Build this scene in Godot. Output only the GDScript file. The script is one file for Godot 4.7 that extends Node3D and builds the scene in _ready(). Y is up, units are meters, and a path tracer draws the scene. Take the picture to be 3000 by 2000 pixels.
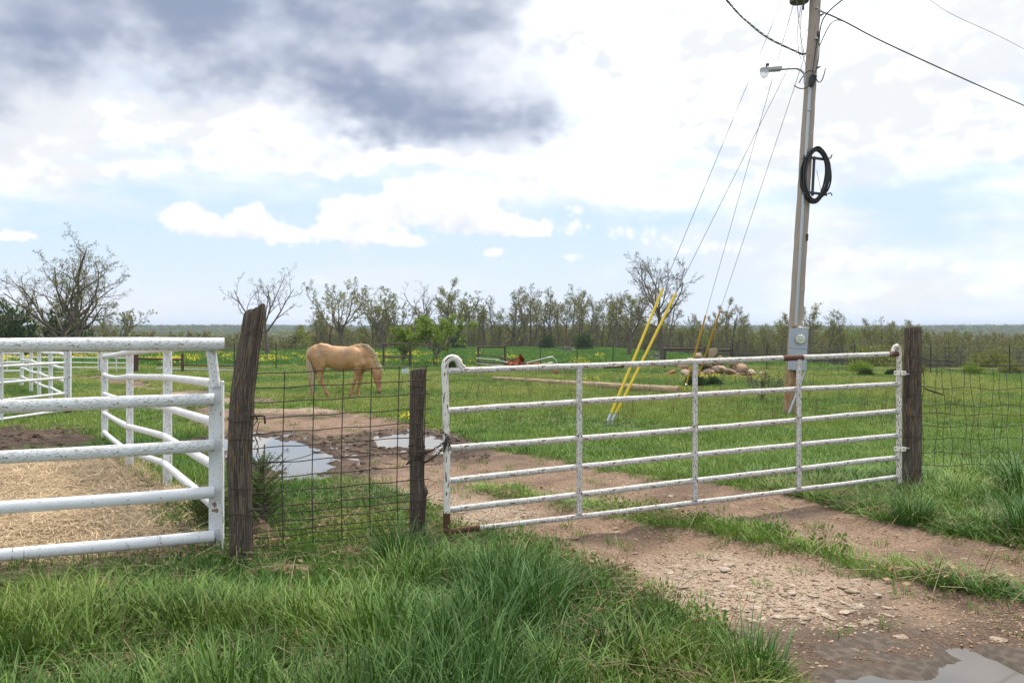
extends Node3D
# A horse pasture behind a white pipe gate. Units are metres, the camera stands at x 0, z 0 and looks along -z.

const EYE := 1.65
var rng := RandomNumberGenerator.new()
var taken := {}
var M := {}
var profile := PackedFloat32Array()
var hill_noise := FastNoiseLite.new()
var lump_noise := FastNoiseLite.new()
var fine_noise := FastNoiseLite.new()
var patch_noise := FastNoiseLite.new()

# ---------------------------------------------------------------- shapes
class Shape:
	var v := PackedVector3Array()
	var n := PackedVector3Array()
	var t := PackedVector2Array()
	var c := PackedColorArray()
	var ix := PackedInt32Array()
	var tint := Color.WHITE

	func vert(p: Vector3, nn: Vector3, uv := Vector2.ZERO) -> int:
		v.append(p)
		n.append(nn)
		t.append(uv)
		c.append(tint)
		return v.size() - 1

	func tri(a: int, b: int, d: int) -> void:
		ix.append(a)
		ix.append(b)
		ix.append(d)

	func tube(pts: Array, rad, sides := 8, caps := true, flat := 1.0) -> void:
		var m := pts.size()
		var first := v.size()
		var side := Vector3.ZERO
		var along := 0.0
		var dirs := []
		for i in m:
			var a: Vector3 = pts[maxi(i - 1, 0)]
			var b: Vector3 = pts[mini(i + 1, m - 1)]
			dirs.append((b - a).normalized())
		for i in m:
			var dir: Vector3 = dirs[i]
			if i == 0:
				side = dir.cross(Vector3.UP if absf(dir.y) < 0.9 else Vector3.RIGHT).normalized()
			else:
				side = (side - dir * side.dot(dir)).normalized()
				along += (pts[i] - pts[i - 1]).length()
			var up := side.cross(dir)
			var r: float = rad[i] if rad is Array else rad
			for k in sides + 1:
				var an := TAU * k / sides
				var w := side * cos(an) + up * (sin(an) * flat)
				vert(pts[i] + w * r, w.normalized(), Vector2(float(k) / sides, along))
		for i in m - 1:
			for k in sides:
				var a := first + i * (sides + 1) + k
				var b := a + sides + 1
				tri(a, b, a + 1)
				tri(a + 1, b, b + 1)
		if caps:
			for e in [0, m - 1]:
				var nn: Vector3 = -dirs[0] if e == 0 else dirs[m - 1]
				var mid := vert(pts[e], nn)
				var ring: int = first + e * (sides + 1)
				var start := v.size()
				for k in sides + 1:
					vert(v[ring + k], nn, Vector2(float(k) / sides, 0))
				for k in sides:
					tri(mid, start + k, start + k + 1)

	func box(size: Vector3, at := Transform3D(), bevel := 0.0) -> void:
		# a box with chamfered edges: every corner is split into three
		var h := size / 2
		var faces := [[Vector3.RIGHT, Vector3.UP, Vector3.BACK], [Vector3.LEFT, Vector3.UP, Vector3.FORWARD], [Vector3.UP, Vector3.BACK, Vector3.RIGHT], [Vector3.DOWN, Vector3.FORWARD, Vector3.RIGHT], [Vector3.BACK, Vector3.RIGHT, Vector3.UP], [Vector3.FORWARD, Vector3.LEFT, Vector3.UP]]
		for f in faces:
			var nn: Vector3 = f[0]
			var a: Vector3 = f[1]
			var b: Vector3 = f[2]
			var ids := []
			for s in [Vector2(-1, -1), Vector2(1, -1), Vector2(1, 1), Vector2(-1, 1)]:
				var p: Vector3 = nn * h + a * s.x * (h - Vector3.ONE * bevel) + b * s.y * (h - Vector3.ONE * bevel)
				ids.append(vert(at * p, at.basis * nn, Vector2((a * s.x * h + b * s.y * h).dot(a), (a * s.x * h + b * s.y * h).dot(b))))
			tri(ids[0], ids[1], ids[2])
			tri(ids[0], ids[2], ids[3])
		if bevel > 0.0:
			for i in 3:
				var j := (i + 1) % 3
				var k := (i + 2) % 3
				for si in [-1, 1]:
					for sj in [-1, 1]:
						var ni := Vector3.ZERO
						var nj := Vector3.ZERO
						ni[i] = si
						nj[j] = sj
						var e := Vector3.ZERO
						e[k] = h[k] - bevel
						var c1: Vector3 = ni * h + nj * (h - Vector3.ONE * bevel)
						var c2: Vector3 = ni * (h - Vector3.ONE * bevel) + nj * h
						var nn := at.basis * (ni + nj).normalized()
						var q := [vert(at * (c1 - e), nn), vert(at * (c1 + e), nn), vert(at * (c2 + e), nn), vert(at * (c2 - e), nn)]
						tri(q[0], q[1], q[2])
						tri(q[0], q[2], q[3])

	func leaf(p: Vector3, dir: Vector3, across: Vector3, long: float, wide: float) -> void:
		var nn := dir.cross(across).normalized()
		var a := vert(p, nn)
		var b := vert(p + dir * long * 0.5 + across * wide * 0.5, nn)
		var d := vert(p + dir * long, nn)
		var e := vert(p + dir * long * 0.5 - across * wide * 0.5, nn)
		tri(a, b, d)
		tri(a, d, e)

	func smooth() -> void:
		for i in n.size():
			n[i] = Vector3.ZERO
		for i in range(0, ix.size(), 3):
			var k := -(v[ix[i + 1]] - v[ix[i]]).cross(v[ix[i + 2]] - v[ix[i]])
			for j in 3:
				n[ix[i + j]] += k
		for i in n.size():
			n[i] = n[i].normalized()

	func done(m: Material = null) -> ArrayMesh:
		for i in range(0, ix.size(), 3):
			var a := ix[i]
			var b := ix[i + 1]
			var d := ix[i + 2]
			if (v[b] - v[a]).cross(v[d] - v[a]).dot(n[a] + n[b] + n[d]) > 0.0:
				ix[i + 1] = d
				ix[i + 2] = b
		return raw(m)

	func raw(m: Material = null) -> ArrayMesh:
		var arrays := []
		arrays.resize(Mesh.ARRAY_MAX)
		arrays[Mesh.ARRAY_VERTEX] = v
		arrays[Mesh.ARRAY_NORMAL] = n
		arrays[Mesh.ARRAY_TEX_UV] = t
		arrays[Mesh.ARRAY_COLOR] = c
		arrays[Mesh.ARRAY_INDEX] = ix
		var mesh := ArrayMesh.new()
		mesh.add_surface_from_arrays(Mesh.PRIMITIVE_TRIANGLES, arrays)
		if m:
			mesh.surface_set_material(0, m)
		return mesh

# ---------------------------------------------------------------- nodes
func numbered(called: String) -> String:
	var k: int = taken.get(called, 0)
	taken[called] = k + 1
	return called if k == 0 else "%s_%03d" % [called, k]

func tag(o: Node3D, label: String, category := "", group := "", kind := "") -> Node3D:
	if label:
		o.set_meta("label", label)
	if category:
		o.set_meta("category", category)
	if group:
		o.set_meta("group", group)
	if kind:
		o.set_meta("kind", kind)
	return o

func thing(called: String, label: String, category: String, at := Vector3.ZERO, group := "") -> Node3D:
	var o := Node3D.new()
	o.name = numbered(called)
	add_child(o)
	o.position = at
	return tag(o, label, category, group)

func part(called: String, mesh: Mesh, parent: Node3D, at := Vector3.ZERO) -> MeshInstance3D:
	var o := MeshInstance3D.new()
	o.name = called
	o.mesh = mesh
	parent.add_child(o, true)
	o.position = at
	return o

func solo(called: String, mesh: Mesh, label := "", category := "", group := "", kind := "") -> MeshInstance3D:
	var o := MeshInstance3D.new()
	o.name = numbered(called)
	o.mesh = mesh
	add_child(o)
	tag(o, label, category, group, kind)
	return o

func copy(o: Node3D, label: String) -> Node3D:
	var r := o.duplicate()
	r.name = numbered(str(o.name).rstrip("0123456789").rstrip("_"))
	add_child(r)
	r.set_meta("label", label)
	return r

func pipe(pts: Array, r, m: Material, sides := 12) -> ArrayMesh:
	var s := Shape.new()
	s.tube(pts, r, sides)
	return s.done(m)

func spread(called: String, mesh: Mesh, places: Array, colors: Array, parent: Node3D = self) -> MultiMeshInstance3D:
	var mm := MultiMesh.new()
	mm.transform_format = MultiMesh.TRANSFORM_3D
	mm.use_colors = colors.size() > 0
	mm.mesh = mesh
	mm.instance_count = places.size()
	for i in places.size():
		mm.set_instance_transform(i, places[i])
		if colors.size():
			mm.set_instance_color(i, colors[i])
	var o := MultiMeshInstance3D.new()
	o.multimesh = mm
	o.name = numbered(called) if parent == self else called
	parent.add_child(o, true)
	o.set_meta("kind", "stuff")
	return o

# ---------------------------------------------------------------- materials
func paint(name_: String, color: Color, rough := 0.8, metal := 0.0) -> StandardMaterial3D:
	var m := StandardMaterial3D.new()
	m.resource_name = name_
	m.albedo_color = color.linear_to_srgb()
	m.roughness = rough
	m.metallic = metal
	M[name_] = m
	return m

func field(sd_: int, freq: float, w: int, h: int, octaves := 4, type := FastNoiseLite.TYPE_SIMPLEX_SMOOTH) -> PackedByteArray:
	var f := FastNoiseLite.new()
	f.seed = sd_
	f.frequency = freq
	f.noise_type = type
	f.fractal_octaves = octaves
	var im := f.get_seamless_image(w, h, false, false, 0.15)
	im.convert(Image.FORMAT_L8)
	return im.get_data()

func picture(w: int, h: int, bytes: PackedByteArray) -> ImageTexture:
	return ImageTexture.create_from_image(Image.create_from_data(w, h, false, Image.FORMAT_RGB8, bytes))

func mixed(w: int, h: int, layers: Array, base: Color) -> ImageTexture:
	# base colour overlaid by layers [field, from, to, colour]: the colour covers where the field passes from..to
	var out := PackedByteArray()
	out.resize(w * h * 3)
	for i in w * h:
		var r := base.r
		var g := base.g
		var b := base.b
		for l in layers:
			var k: float = clampf((l[0][i] / 255.0 - l[1]) / (l[2] - l[1]), 0.0, 1.0)
			if k > 0.0:
				k *= l[3].a
				r += (l[3].r - r) * k
				g += (l[3].g - g) * k
				b += (l[3].b - b) * k
		out[i * 3] = int(r * 255.0)
		out[i * 3 + 1] = int(g * 255.0)
		out[i * 3 + 2] = int(b * 255.0)
	return picture(w, h, out)

func grey(w: int, h: int, f: PackedByteArray) -> ImageTexture:
	return ImageTexture.create_from_image(Image.create_from_data(w, h, false, Image.FORMAT_L8, f))

func rgb(r: int, g: int, b: int, a := 1.0) -> Color:
	return Color(r / 255.0, g / 255.0, b / 255.0, a)

func textured(name_: String, tex: Texture2D, rough: float, scale := Vector3.ONE, metal := 0.0, bump: Texture2D = null, depth := 0.0) -> StandardMaterial3D:
	var m := paint(name_, Color.WHITE, rough, metal)
	m.albedo_texture = tex
	m.uv1_scale = scale
	if bump:
		m.heightmap_enabled = true
		m.heightmap_texture = bump
		m.heightmap_scale = depth
	return m

func tri_planar(m: StandardMaterial3D, scale: float, world := true) -> StandardMaterial3D:
	m.uv1_triplanar = true
	m.uv1_world_triplanar = world
	m.uv1_scale = Vector3.ONE * scale
	return m

func make_materials() -> void:
	var S := 512
	# painted pipe: lichen specks, dirt and some bare rust, u round the pipe and v along it
	var specks := field(11, 0.045, S, S, 4)
	var specks_small := field(12, 0.11, S, S, 3)
	var clouds := field(13, 0.012, S, S, 3)
	var grain := field(14, 0.35, S, S, 2)
	var rusty := field(15, 0.014, S, S, 4)
	var corral := mixed(S, S, [[clouds, 0.5, 0.8, rgb(205, 206, 205, 0.6)], [grain, 0.6, 0.9, rgb(200, 200, 200, 0.5)], [specks, 0.63, 0.67, rgb(150, 150, 142, 0.8)], [specks_small, 0.71, 0.75, rgb(110, 110, 98, 0.8)], [rusty, 0.80, 0.84, rgb(112, 72, 48, 0.8)]], rgb(220, 222, 226))
	textured("corral_paint", corral, 0.55, Vector3(1, 1.0, 1))
	var cleaner := mixed(S, S, [[clouds, 0.55, 0.85, rgb(204, 206, 208, 0.5)], [specks_small, 0.76, 0.80, rgb(120, 118, 110, 0.7)], [rusty, 0.83, 0.86, rgb(118, 80, 58, 0.8)]], rgb(222, 224, 228))
	textured("corral_clean", cleaner, 0.5, Vector3(1, 0.8, 1))
	var gate := mixed(S, S, [[clouds, 0.45, 0.8, rgb(214, 213, 212, 0.6)], [grain, 0.6, 0.9, rgb(198, 197, 196, 0.4)], [specks, 0.53, 0.585, rgb(140, 134, 126, 0.9)], [specks_small, 0.59, 0.65, rgb(104, 86, 72, 0.9)], [rusty, 0.75, 0.79, rgb(100, 62, 42, 0.95)]], rgb(234, 235, 236))
	textured("gate_paint", gate, 0.6, Vector3(1, 1.5, 1))
	var upright := mixed(S, S, [[clouds, 0.5, 0.8, rgb(210, 206, 200, 0.7)], [specks_small, 0.72, 0.76, rgb(120, 110, 100, 0.7)], [rusty, 0.69, 0.71, rgb(86, 52, 36, 1.0)]], rgb(226, 222, 214))
	textured("upright_paint", upright, 0.55, Vector3(1, 1.1, 1))
	var flaking := mixed(S, S, [[clouds, 0.5, 0.8, rgb(208, 202, 194, 0.7)], [specks, 0.56, 0.58, rgb(150, 96, 66, 1.0)], [specks, 0.6, 0.62, rgb(74, 46, 34, 1.0)]], rgb(226, 222, 214))
	textured("flaking_paint", flaking, 0.6, Vector3(1, 0.8, 1))
	var rust := mixed(S, S, [[clouds, 0.4, 0.7, rgb(96, 58, 40, 0.8)], [grain, 0.55, 0.8, rgb(120, 72, 46, 0.6)], [specks, 0.6, 0.7, rgb(60, 40, 32, 0.7)]], rgb(82, 54, 42))
	textured("rust", rust, 0.85, Vector3(1, 2, 1))
	tri_planar(textured("rust_sheet", mixed(S, S, [[clouds, 0.4, 0.65, rgb(150, 76, 44, 0.9)], [specks, 0.55, 0.7, rgb(96, 50, 34, 0.7)], [grain, 0.55, 0.8, rgb(176, 100, 60, 0.5)]], rgb(132, 64, 40)), 0.9), 0.9, false)
	# wood: long fibres along v
	var fibres := PackedByteArray()
	fibres.resize(S * S)
	var fibre_noise := FastNoiseLite.new()
	fibre_noise.seed = 31
	fibre_noise.frequency = 1.0
	fibre_noise.fractal_octaves = 4
	for y in S:
		for x in S:
			var an := TAU * x / S
			fibres[y * S + x] = clampi(int(128 + 150 * fibre_noise.get_noise_3d(cos(an) * 5.0, sin(an) * 5.0, 1.6 * sin(TAU * y / S) * 0.6)), 0, 255)
	var old_wood := mixed(S, S, [[fibres, 0.45, 0.75, rgb(138, 128, 119, 0.85)], [clouds, 0.55, 0.85, rgb(66, 56, 50, 0.7)], [specks, 0.62, 0.72, rgb(120, 112, 100, 0.6)], [rusty, 0.74, 0.80, rgb(138, 104, 48, 0.6)]], rgb(72, 60, 52))
	textured("old_wood", old_wood, 0.95, Vector3(2, 0.9, 1), 0.0, grey(S, S, fibres), 0.8)
	var pole_wood := mixed(S, S, [[fibres, 0.45, 0.75, rgb(194, 187, 181, 0.8)], [clouds, 0.58, 0.85, rgb(176, 152, 130, 0.6)], [fibres, 0.0, 0.28, rgb(124, 106, 94, 0.4)]], rgb(178, 168, 161))
	textured("pole_wood_low", mixed(S, S, [[fibres, 0.45, 0.75, rgb(176, 152, 124, 0.8)], [clouds, 0.5, 0.75, rgb(140, 98, 66, 0.8)], [specks, 0.6, 0.72, rgb(104, 72, 52, 0.6)]], rgb(156, 128, 100)), 0.9, Vector3(1, 0.35, 1), 0.0, grey(S, S, fibres), 0.4)
	textured("pole_wood", pole_wood, 0.9, Vector3(1, 0.35, 1), 0.0, grey(S, S, fibres), 0.4)
	var log_wood := mixed(S, S, [[fibres, 0.45, 0.75, rgb(186, 166, 138, 0.8)], [clouds, 0.5, 0.8, rgb(120, 100, 78, 0.7)]], rgb(150, 130, 106))
	textured("log_wood", log_wood, 0.9, Vector3(1, 0.3, 1))
	var bark := mixed(S, S, [[fibres, 0.45, 0.7, rgb(122, 111, 100, 0.9)], [clouds, 0.5, 0.8, rgb(82, 72, 64, 0.8)]], rgb(94, 84, 75))
	textured("bark", bark, 0.95, Vector3(1, 0.4, 1))
	# ground: a grain that multiplies the vertex colours
	var gravel_cells := field(21, 0.06, S, S, 2, FastNoiseLite.TYPE_CELLULAR)
	var ground_grain := field(22, 0.05, S, S, 5)
	var soil := mixed(S, S, [[ground_grain, 0.35, 0.65, rgb(255, 255, 255, 0.8)], [grain, 0.5, 0.9, rgb(255, 252, 246, 0.6)]], rgb(178, 176, 172))
	var g := tri_planar(textured("ground", soil, 0.95, Vector3.ONE, 0.0, grey(S, S, ground_grain), 1.2), 0.7)
	g.vertex_color_use_as_albedo = true
	var track := mixed(S, S, [[ground_grain, 0.4, 0.7, rgb(246, 236, 226, 0.8)], [gravel_cells, 0.55, 0.9, rgb(255, 250, 244, 0.8)], [specks_small, 0.62, 0.7, rgb(128, 110, 98, 0.8)], [grain, 0.6, 0.9, rgb(255, 255, 255, 0.7)]], rgb(196, 184, 174))
	g = tri_planar(textured("track", track, 0.92, Vector3.ONE, 0.0, grey(S, S, gravel_cells), 2.0), 1.1)
	g.vertex_color_use_as_albedo = true
	g = tri_planar(textured("mud", soil, 0.7, Vector3.ONE, 0.0, grey(S, S, grain), 0.5), 0.5)
	g.vertex_color_use_as_albedo = true
	g.metallic_specular = 0.3
	# plants carry their colour in vertex and instance colours
	for a in [["grass", 0.6, Color(0.46, 0.52, 0.22)], ["leaf", 0.6, Color(0.6, 0.68, 0.3)], ["flower", 0.7, Color(0.2, 0.2, 0.05)], ["straw", 0.75, Color(0.1, 0.08, 0.04)]]:
		var m := paint(a[0], Color.WHITE, a[1])
		m.vertex_color_use_as_albedo = true
		m.cull_mode = BaseMaterial3D.CULL_DISABLED
		m.backlight_enabled = true
		m.backlight = a[2]
		m.metallic_specular = 0.35
	var st := tri_planar(textured("stone", mixed(S, S, [[clouds, 0.4, 0.7, rgb(236, 222, 206, 0.8)], [specks, 0.58, 0.66, rgb(150, 132, 116, 0.7)], [grain, 0.55, 0.85, rgb(255, 250, 244, 0.5)]], rgb(204, 188, 172)), 0.9, Vector3.ONE, 0.0, grey(S, S, ground_grain), 2.0), 1.4, false)
	st.vertex_color_use_as_albedo = true
	paint("hide", Color.WHITE, 0.55).vertex_color_use_as_albedo = true
	M.hide.rim_enabled = true
	M.hide.rim = 0.12
	paint("hair", Color.WHITE, 0.5).vertex_color_use_as_albedo = true
	paint("eye", Color(0.01, 0.008, 0.006), 0.1)
	paint("water", Color(0.085, 0.07, 0.058), 0.035)
	M.water.metallic_specular = 0.7
	paint("grey_steel", Color(0.34, 0.38, 0.45), 0.45)
	paint("grey_steel_dark", Color(0.2, 0.23, 0.28), 0.5)
	paint("galvanized", Color(0.42, 0.44, 0.46), 0.42, 0.7)
	paint("lamp_metal", Color(0.36, 0.38, 0.42), 0.5, 0.2)
	paint("black_rubber", Color(0.012, 0.012, 0.014), 0.45)
	paint("black_steel", Color(0.03, 0.032, 0.036), 0.5)
	textured("yellow_plastic", mixed(S, S, [[clouds, 0.5, 0.8, rgb(238, 206, 52, 0.7)], [specks, 0.64, 0.70, rgb(176, 146, 56, 0.5)], [specks_small, 0.70, 0.74, rgb(110, 92, 52, 0.6)]], rgb(234, 198, 44)), 0.5, Vector3(1, 0.8, 1))
	textured("yellow_faded", mixed(S, S, [[clouds, 0.45, 0.75, rgb(212, 158, 48, 0.7)], [specks, 0.58, 0.66, rgb(148, 108, 50, 0.7)]], rgb(214, 166, 52)), 0.65, Vector3(1, 0.8, 1))
	paint("wire_rust", Color(0.045, 0.03, 0.026), 0.85)
	paint("wire_grey", Color(0.10, 0.10, 0.10), 0.6, 0.4)
	paint("guy_strand", Color(0.24, 0.25, 0.27), 0.5, 0.3)
	paint("pipe_brown", Color(0.075, 0.045, 0.038), 0.8)
	paint("green_post", Color(0.025, 0.035, 0.022), 0.7)
	paint("tank_green", Color(0.055, 0.06, 0.045), 0.5)
	paint("meter_face", Color(0.62, 0.62, 0.5), 0.5)
	paint("print_black", Color(0.015, 0.015, 0.015), 0.6)
	paint("rag_white", Color(0.62, 0.6, 0.57), 0.95)
	paint("rag_brown", Color(0.34, 0.17, 0.06), 0.95)
	paint("tub_plastic", Color(0.5, 0.62, 0.62), 0.5)
	paint("brush_grey", Color(0.17, 0.145, 0.13), 0.95)
	var gl := paint("clear_glass", Color(0.95, 0.97, 1.0), 0.05)
	gl.transparency = BaseMaterial3D.TRANSPARENCY_ALPHA
	gl.albedo_color.a = 0.06
	gl.metallic_specular = 0.25
	var frosted := paint("lamp_glass", Color(0.85, 0.86, 0.88), 0.12)
	frosted.transparency = BaseMaterial3D.TRANSPARENCY_ALPHA
	frosted.albedo_color.a = 0.55

# ---------------------------------------------------------------- the lie of the land
const DRIVE := [[3.81, -6.13], [3.67, -6.47], [3.44, -6.83], [3.18, -7.31], [2.92, -8.2], [2.22, -9.07], [1.41, -9.76], [0.6, -10.91], [-0.1, -11.8], [-0.75, -12.4], [-0.95, -14.2], [-1.47, -14.99], [-2.48, -16.97], [-4.17, -18.95], [-6.06, -21.39], [-7.7, -23.67], [-10.58, -26.49], [-14.53, -31.4], [-20.7, -38.5], [-22.0, -37.0], [-15.47, -30.01], [-10.97, -24.54], [-8.24, -20.09], [-6.6, -16.97], [-5.22, -14.0], [-4.3, -12.05], [-3.6, -11.34], [-2.92, -10.32], [-2.37, -9.41], [-1.49, -8.91], [-0.91, -7.94], [-0.65, -6.98], [-0.41, -6.68], [0.01, -6.47], [0.33, -6.09], [0.58, -5.71], [0.81, -5.06], [1.03, -4.61], [1.19, -4.29], [1.28, -3.83], [1.35, -2.6], [6.0, -2.6], [6.0, -4.6]]
const MEDIAN := [[-0.46, -9.0], [-0.08, -8.95], [0.32, -8.3], [0.55, -8.4], [1.06, -7.89], [1.48, -7.31], [1.86, -6.98], [2.2, -6.47], [2.53, -5.81], [2.95, -5.46], [3.4, -5.1], [5.2, -4.1], [5.1, -3.8], [3.25, -4.78], [2.83, -5.14], [2.5, -5.41], [2.22, -5.81], [1.94, -6.28], [1.52, -6.8], [1.13, -7.06], [0.63, -7.7], [0.1, -8.2], [-0.39, -8.55]]
const POOL_A := [[-4.75, -13.3], [-4.32, -13.82], [-3.88, -13.7], [-3.3, -12.86], [-2.59, -11.66], [-2.37, -10.91], [-2.32, -9.95], [-2.51, -9.76], [-2.92, -10.32], [-3.32, -10.91], [-3.76, -11.56], [-4.4, -12.31]]
const POOL_B := [[-2.32, -13.82], [-1.9, -14.31], [-1.27, -13.7], [-1.01, -13.14], [-0.93, -11.71], [-1.4, -12.31], [-1.99, -12.75]]
const POOL_C := [[1.5, -3.5], [1.66, -3.92], [1.98, -4.1], [2.3, -4.15], [2.7, -4.02], [3.2, -3.6], [3.3, -3.0], [2.4, -2.7], [1.7, -3.0]]
const STRAW := [[-8.5, -10.2], [-6.43, -10.91], [-5.67, -10.99], [-4.52, -9.9], [-3.8, -8.4], [-3.2, -7.94], [-3.05, -7.31], [-2.5, -6.2], [-2.75, -5.75], [-3.36, -5.5], [-4.6, -5.0], [-6.5, -5.0], [-9.0, -7.0]]
const MUD := [[-11.5, -14.0], [-9.27, -15.72], [-7.73, -14.99], [-6.63, -13.7], [-6.25, -12.31], [-6.6, -11.34], [-7.6, -11.0], [-10.0, -11.2]]
const LIME_A := [[0.95, -5.8], [1.47, -6.05], [1.85, -5.7], [2.2, -5.3], [2.3, -4.75], [1.9, -4.6], [1.5, -4.6], [1.12, -4.9], [0.95, -5.32]]
const LIME_B := [[-1.32, -8.47], [-0.98, -8.61], [-0.11, -7.94], [0.48, -7.31], [-0.1, -6.98], [-0.66, -7.14]]
const LIME_C := [[-5.2, -18.2], [-3.6, -18.6], [-5.2, -21.5], [-8.5, -25.0], [-10.0, -24.6], [-7.0, -20.5]]
enum { DR, ME, PA, PB, PC, ST, MU, LA, LB, LC }
const GX := -23.0
const GZ := -40.0
const GC := 0.1
const GW := 300
const GH := 380
const LEVEL := [0.0, 0.0, -0.165, -0.175, -0.045]
var areas := []
var maps := []

func area_row(row: int) -> void:
	var z := GZ + row * GC
	for k in areas.size():
		var poly: PackedVector2Array = areas[k][0]
		var box: Rect2 = areas[k][1]
		var out := PackedFloat32Array()
		out.resize(GW)
		for i in GW:
			var p := Vector2(GX + i * GC, z)
			var best := 9.0
			if box.has_point(p):
				for j in poly.size():
					best = minf(best, p.distance_squared_to(Geometry2D.get_closest_point_to_segment(p, poly[j - 1], poly[j])))
				best = sqrt(best)
				out[i] = best if Geometry2D.is_point_in_polygon(p, poly) else -best
			else:
				out[i] = -3.0
		maps[row][k] = out

func survey() -> void:
	for a in [DRIVE, MEDIAN, POOL_A, POOL_B, POOL_C, STRAW, MUD, LIME_A, LIME_B, LIME_C]:
		var poly := PackedVector2Array()
		for p in a:
			poly.append(Vector2(p[0], p[1]))
		var box := Rect2(poly[0], Vector2.ZERO)
		for p in poly:
			box = box.expand(p)
		areas.append([poly, box.grow(1.5)])
	for i in GH:
		var r := []
		r.resize(areas.size())
		maps.append(r)
	var id := WorkerThreadPool.add_group_task(area_row, GH)
	WorkerThreadPool.wait_for_group_task_completion(id)

func sd(k: int, x: float, z: float) -> float:
	# distance into an area: positive inside, negative outside
	var fx := (x - GX) / GC
	var fz := (z - GZ) / GC
	var i := int(fx)
	var j := int(fz)
	if fx < 0.0 or fz < 0.0 or i >= GW - 1 or j >= GH - 1:
		return -3.0
	fx -= i
	fz -= j
	var a: PackedFloat32Array = maps[j][k]
	var b: PackedFloat32Array = maps[j + 1][k]
	return lerpf(lerpf(a[i], a[i + 1], fx), lerpf(b[i], b[i + 1], fx), fz)

func make_profile() -> void:
	var pts := [[-50, 0.0], [7.5, 0.0], [10, -0.10], [13, -0.17], [18, -0.22], [26, -0.27], [42, -0.35], [100, -1.25], [150, -1.95], [170, -2.4], [420, -2.4]]
	var raw := PackedFloat32Array()
	for i in 801:
		var d := i * 0.5
		for k in pts.size() - 1:
			if d <= pts[k + 1][0]:
				raw.append(remap(d, pts[k][0], pts[k + 1][0], pts[k][1], pts[k + 1][1]))
				break
	for pass_ in 2:
		profile = raw.duplicate()
		for i in range(4, 796):
			var s := 0.0
			for j in range(-4, 5):
				s += profile[i + j]
			raw[i] = s / 9.0
	profile = raw
	hill_noise.seed = 5
	hill_noise.frequency = 0.0016
	hill_noise.fractal_octaves = 3
	lump_noise.seed = 6
	lump_noise.frequency = 0.35
	lump_noise.fractal_octaves = 3
	fine_noise.seed = 7
	fine_noise.frequency = 2.6
	fine_noise.fractal_octaves = 3
	patch_noise.seed = 8
	patch_noise.frequency = 0.12
	patch_noise.fractal_octaves = 4

func land(x: float, z: float) -> float:
	# the broad lie of the land
	var d := clampf(-z, 0.0, 399.0)
	var i := int(d * 2.0)
	var h := lerpf(profile[i], profile[i + 1], d * 2.0 - i)
	d = -z
	if d > 34.0:
		var a := x - 14.5
		var b := d - 38.0
		var q := minf(a, b) - 1.5 * exp(-absf(a - b) / 4.0)
		var edge := 165.0
		if x < -12.0:
			edge = remap(maxf(x, -32.0), -12.0, -32.0, 150.0, 97.0) if x > -32.0 else remap(maxf(x, -45.0), -32.0, -45.0, 97.0, 72.0)
		q = maxf(q, d - edge)
		if q > 0.0:
			q = q * q / (q + 4.0)
			h -= 20.0 * (1.0 - exp(-0.11 * q / 20.0))
		if d > 250.0:
			h += smoothstep(300.0, 2200.0, d) * 18.5 + hill_noise.get_noise_2d(x, z) * 9.0 * smoothstep(250.0, 900.0, d) * (1.0 - 0.75 * smoothstep(1200.0, 2200.0, d))
	return h

func ground(x: float, z: float) -> float:
	var d := -z
	var h := land(x, z)
	if d > 60.0 or d < -2.0:
		return h
	h += lump_noise.get_noise_2d(x, z) * 0.03 * smoothstep(60.0, 40.0, d)
	var dr := sd(DR, x, z)
	if dr > -0.4:
		var me := sd(ME, x, z)
		# wheel ruts sink, the middle and the edges stand up
		var rut := smoothstep(0.05, 0.5, dr) * (1.0 - smoothstep(-0.35, 0.05, me))
		h -= 0.035 * rut
		h += fine_noise.get_noise_2d(x * 0.8, z * 0.8) * 0.03 * smoothstep(-0.1, 0.3, dr)
		# tracks printed along the drive
		h += fine_noise.get_noise_2d(x * 0.25 + z * 0.9, z * 0.12 - x * 0.35) * 0.02 * rut
	for k in [PA, PB, PC]:
		var s := sd(k, x, z)
		if s > -1.2:
			s += fine_noise.get_noise_2d(x * 0.5, z * 0.5) * 0.35 + lump_noise.get_noise_2d(x * 6.0, z * 6.0) * 0.10
			var calm := 0.4 if k == PC else 1.0
			var bank: float = LEVEL[k] + 0.012 + calm * (fine_noise.get_noise_2d(x * 1.7, z * 1.7) * 0.035 + lump_noise.get_noise_2d(x * 9.0, z * 9.0) * 0.03)
			var w := smoothstep(-1.1, -0.1, s)
			h = lerpf(h, bank, w)
			var deep := 0.05
			if k == PB:
				deep = 0.03 - 0.05 * clampf(fine_noise.get_noise_2d(x * 2.2 + 3.0, z * 1.1) - 0.05, -0.4, 0.6)
			h = lerpf(h, LEVEL[k] - deep, smoothstep(-0.08, 0.14, s))
	var mu := sd(MU, x, z)
	if mu > -0.3:
		h += (fine_noise.get_noise_2d(x * 1.2, z * 1.2) * 0.07) * smoothstep(-0.3, 0.3, mu)
	return h

func on(x: float, z: float, lift := 0.0) -> Vector3:
	return Vector3(x, ground(x, z) + lift, z)

func pool(x: float, z: float) -> float:
	return maxf(sd(PA, x, z), maxf(sd(PB, x, z), sd(PC, x, z)))

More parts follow.
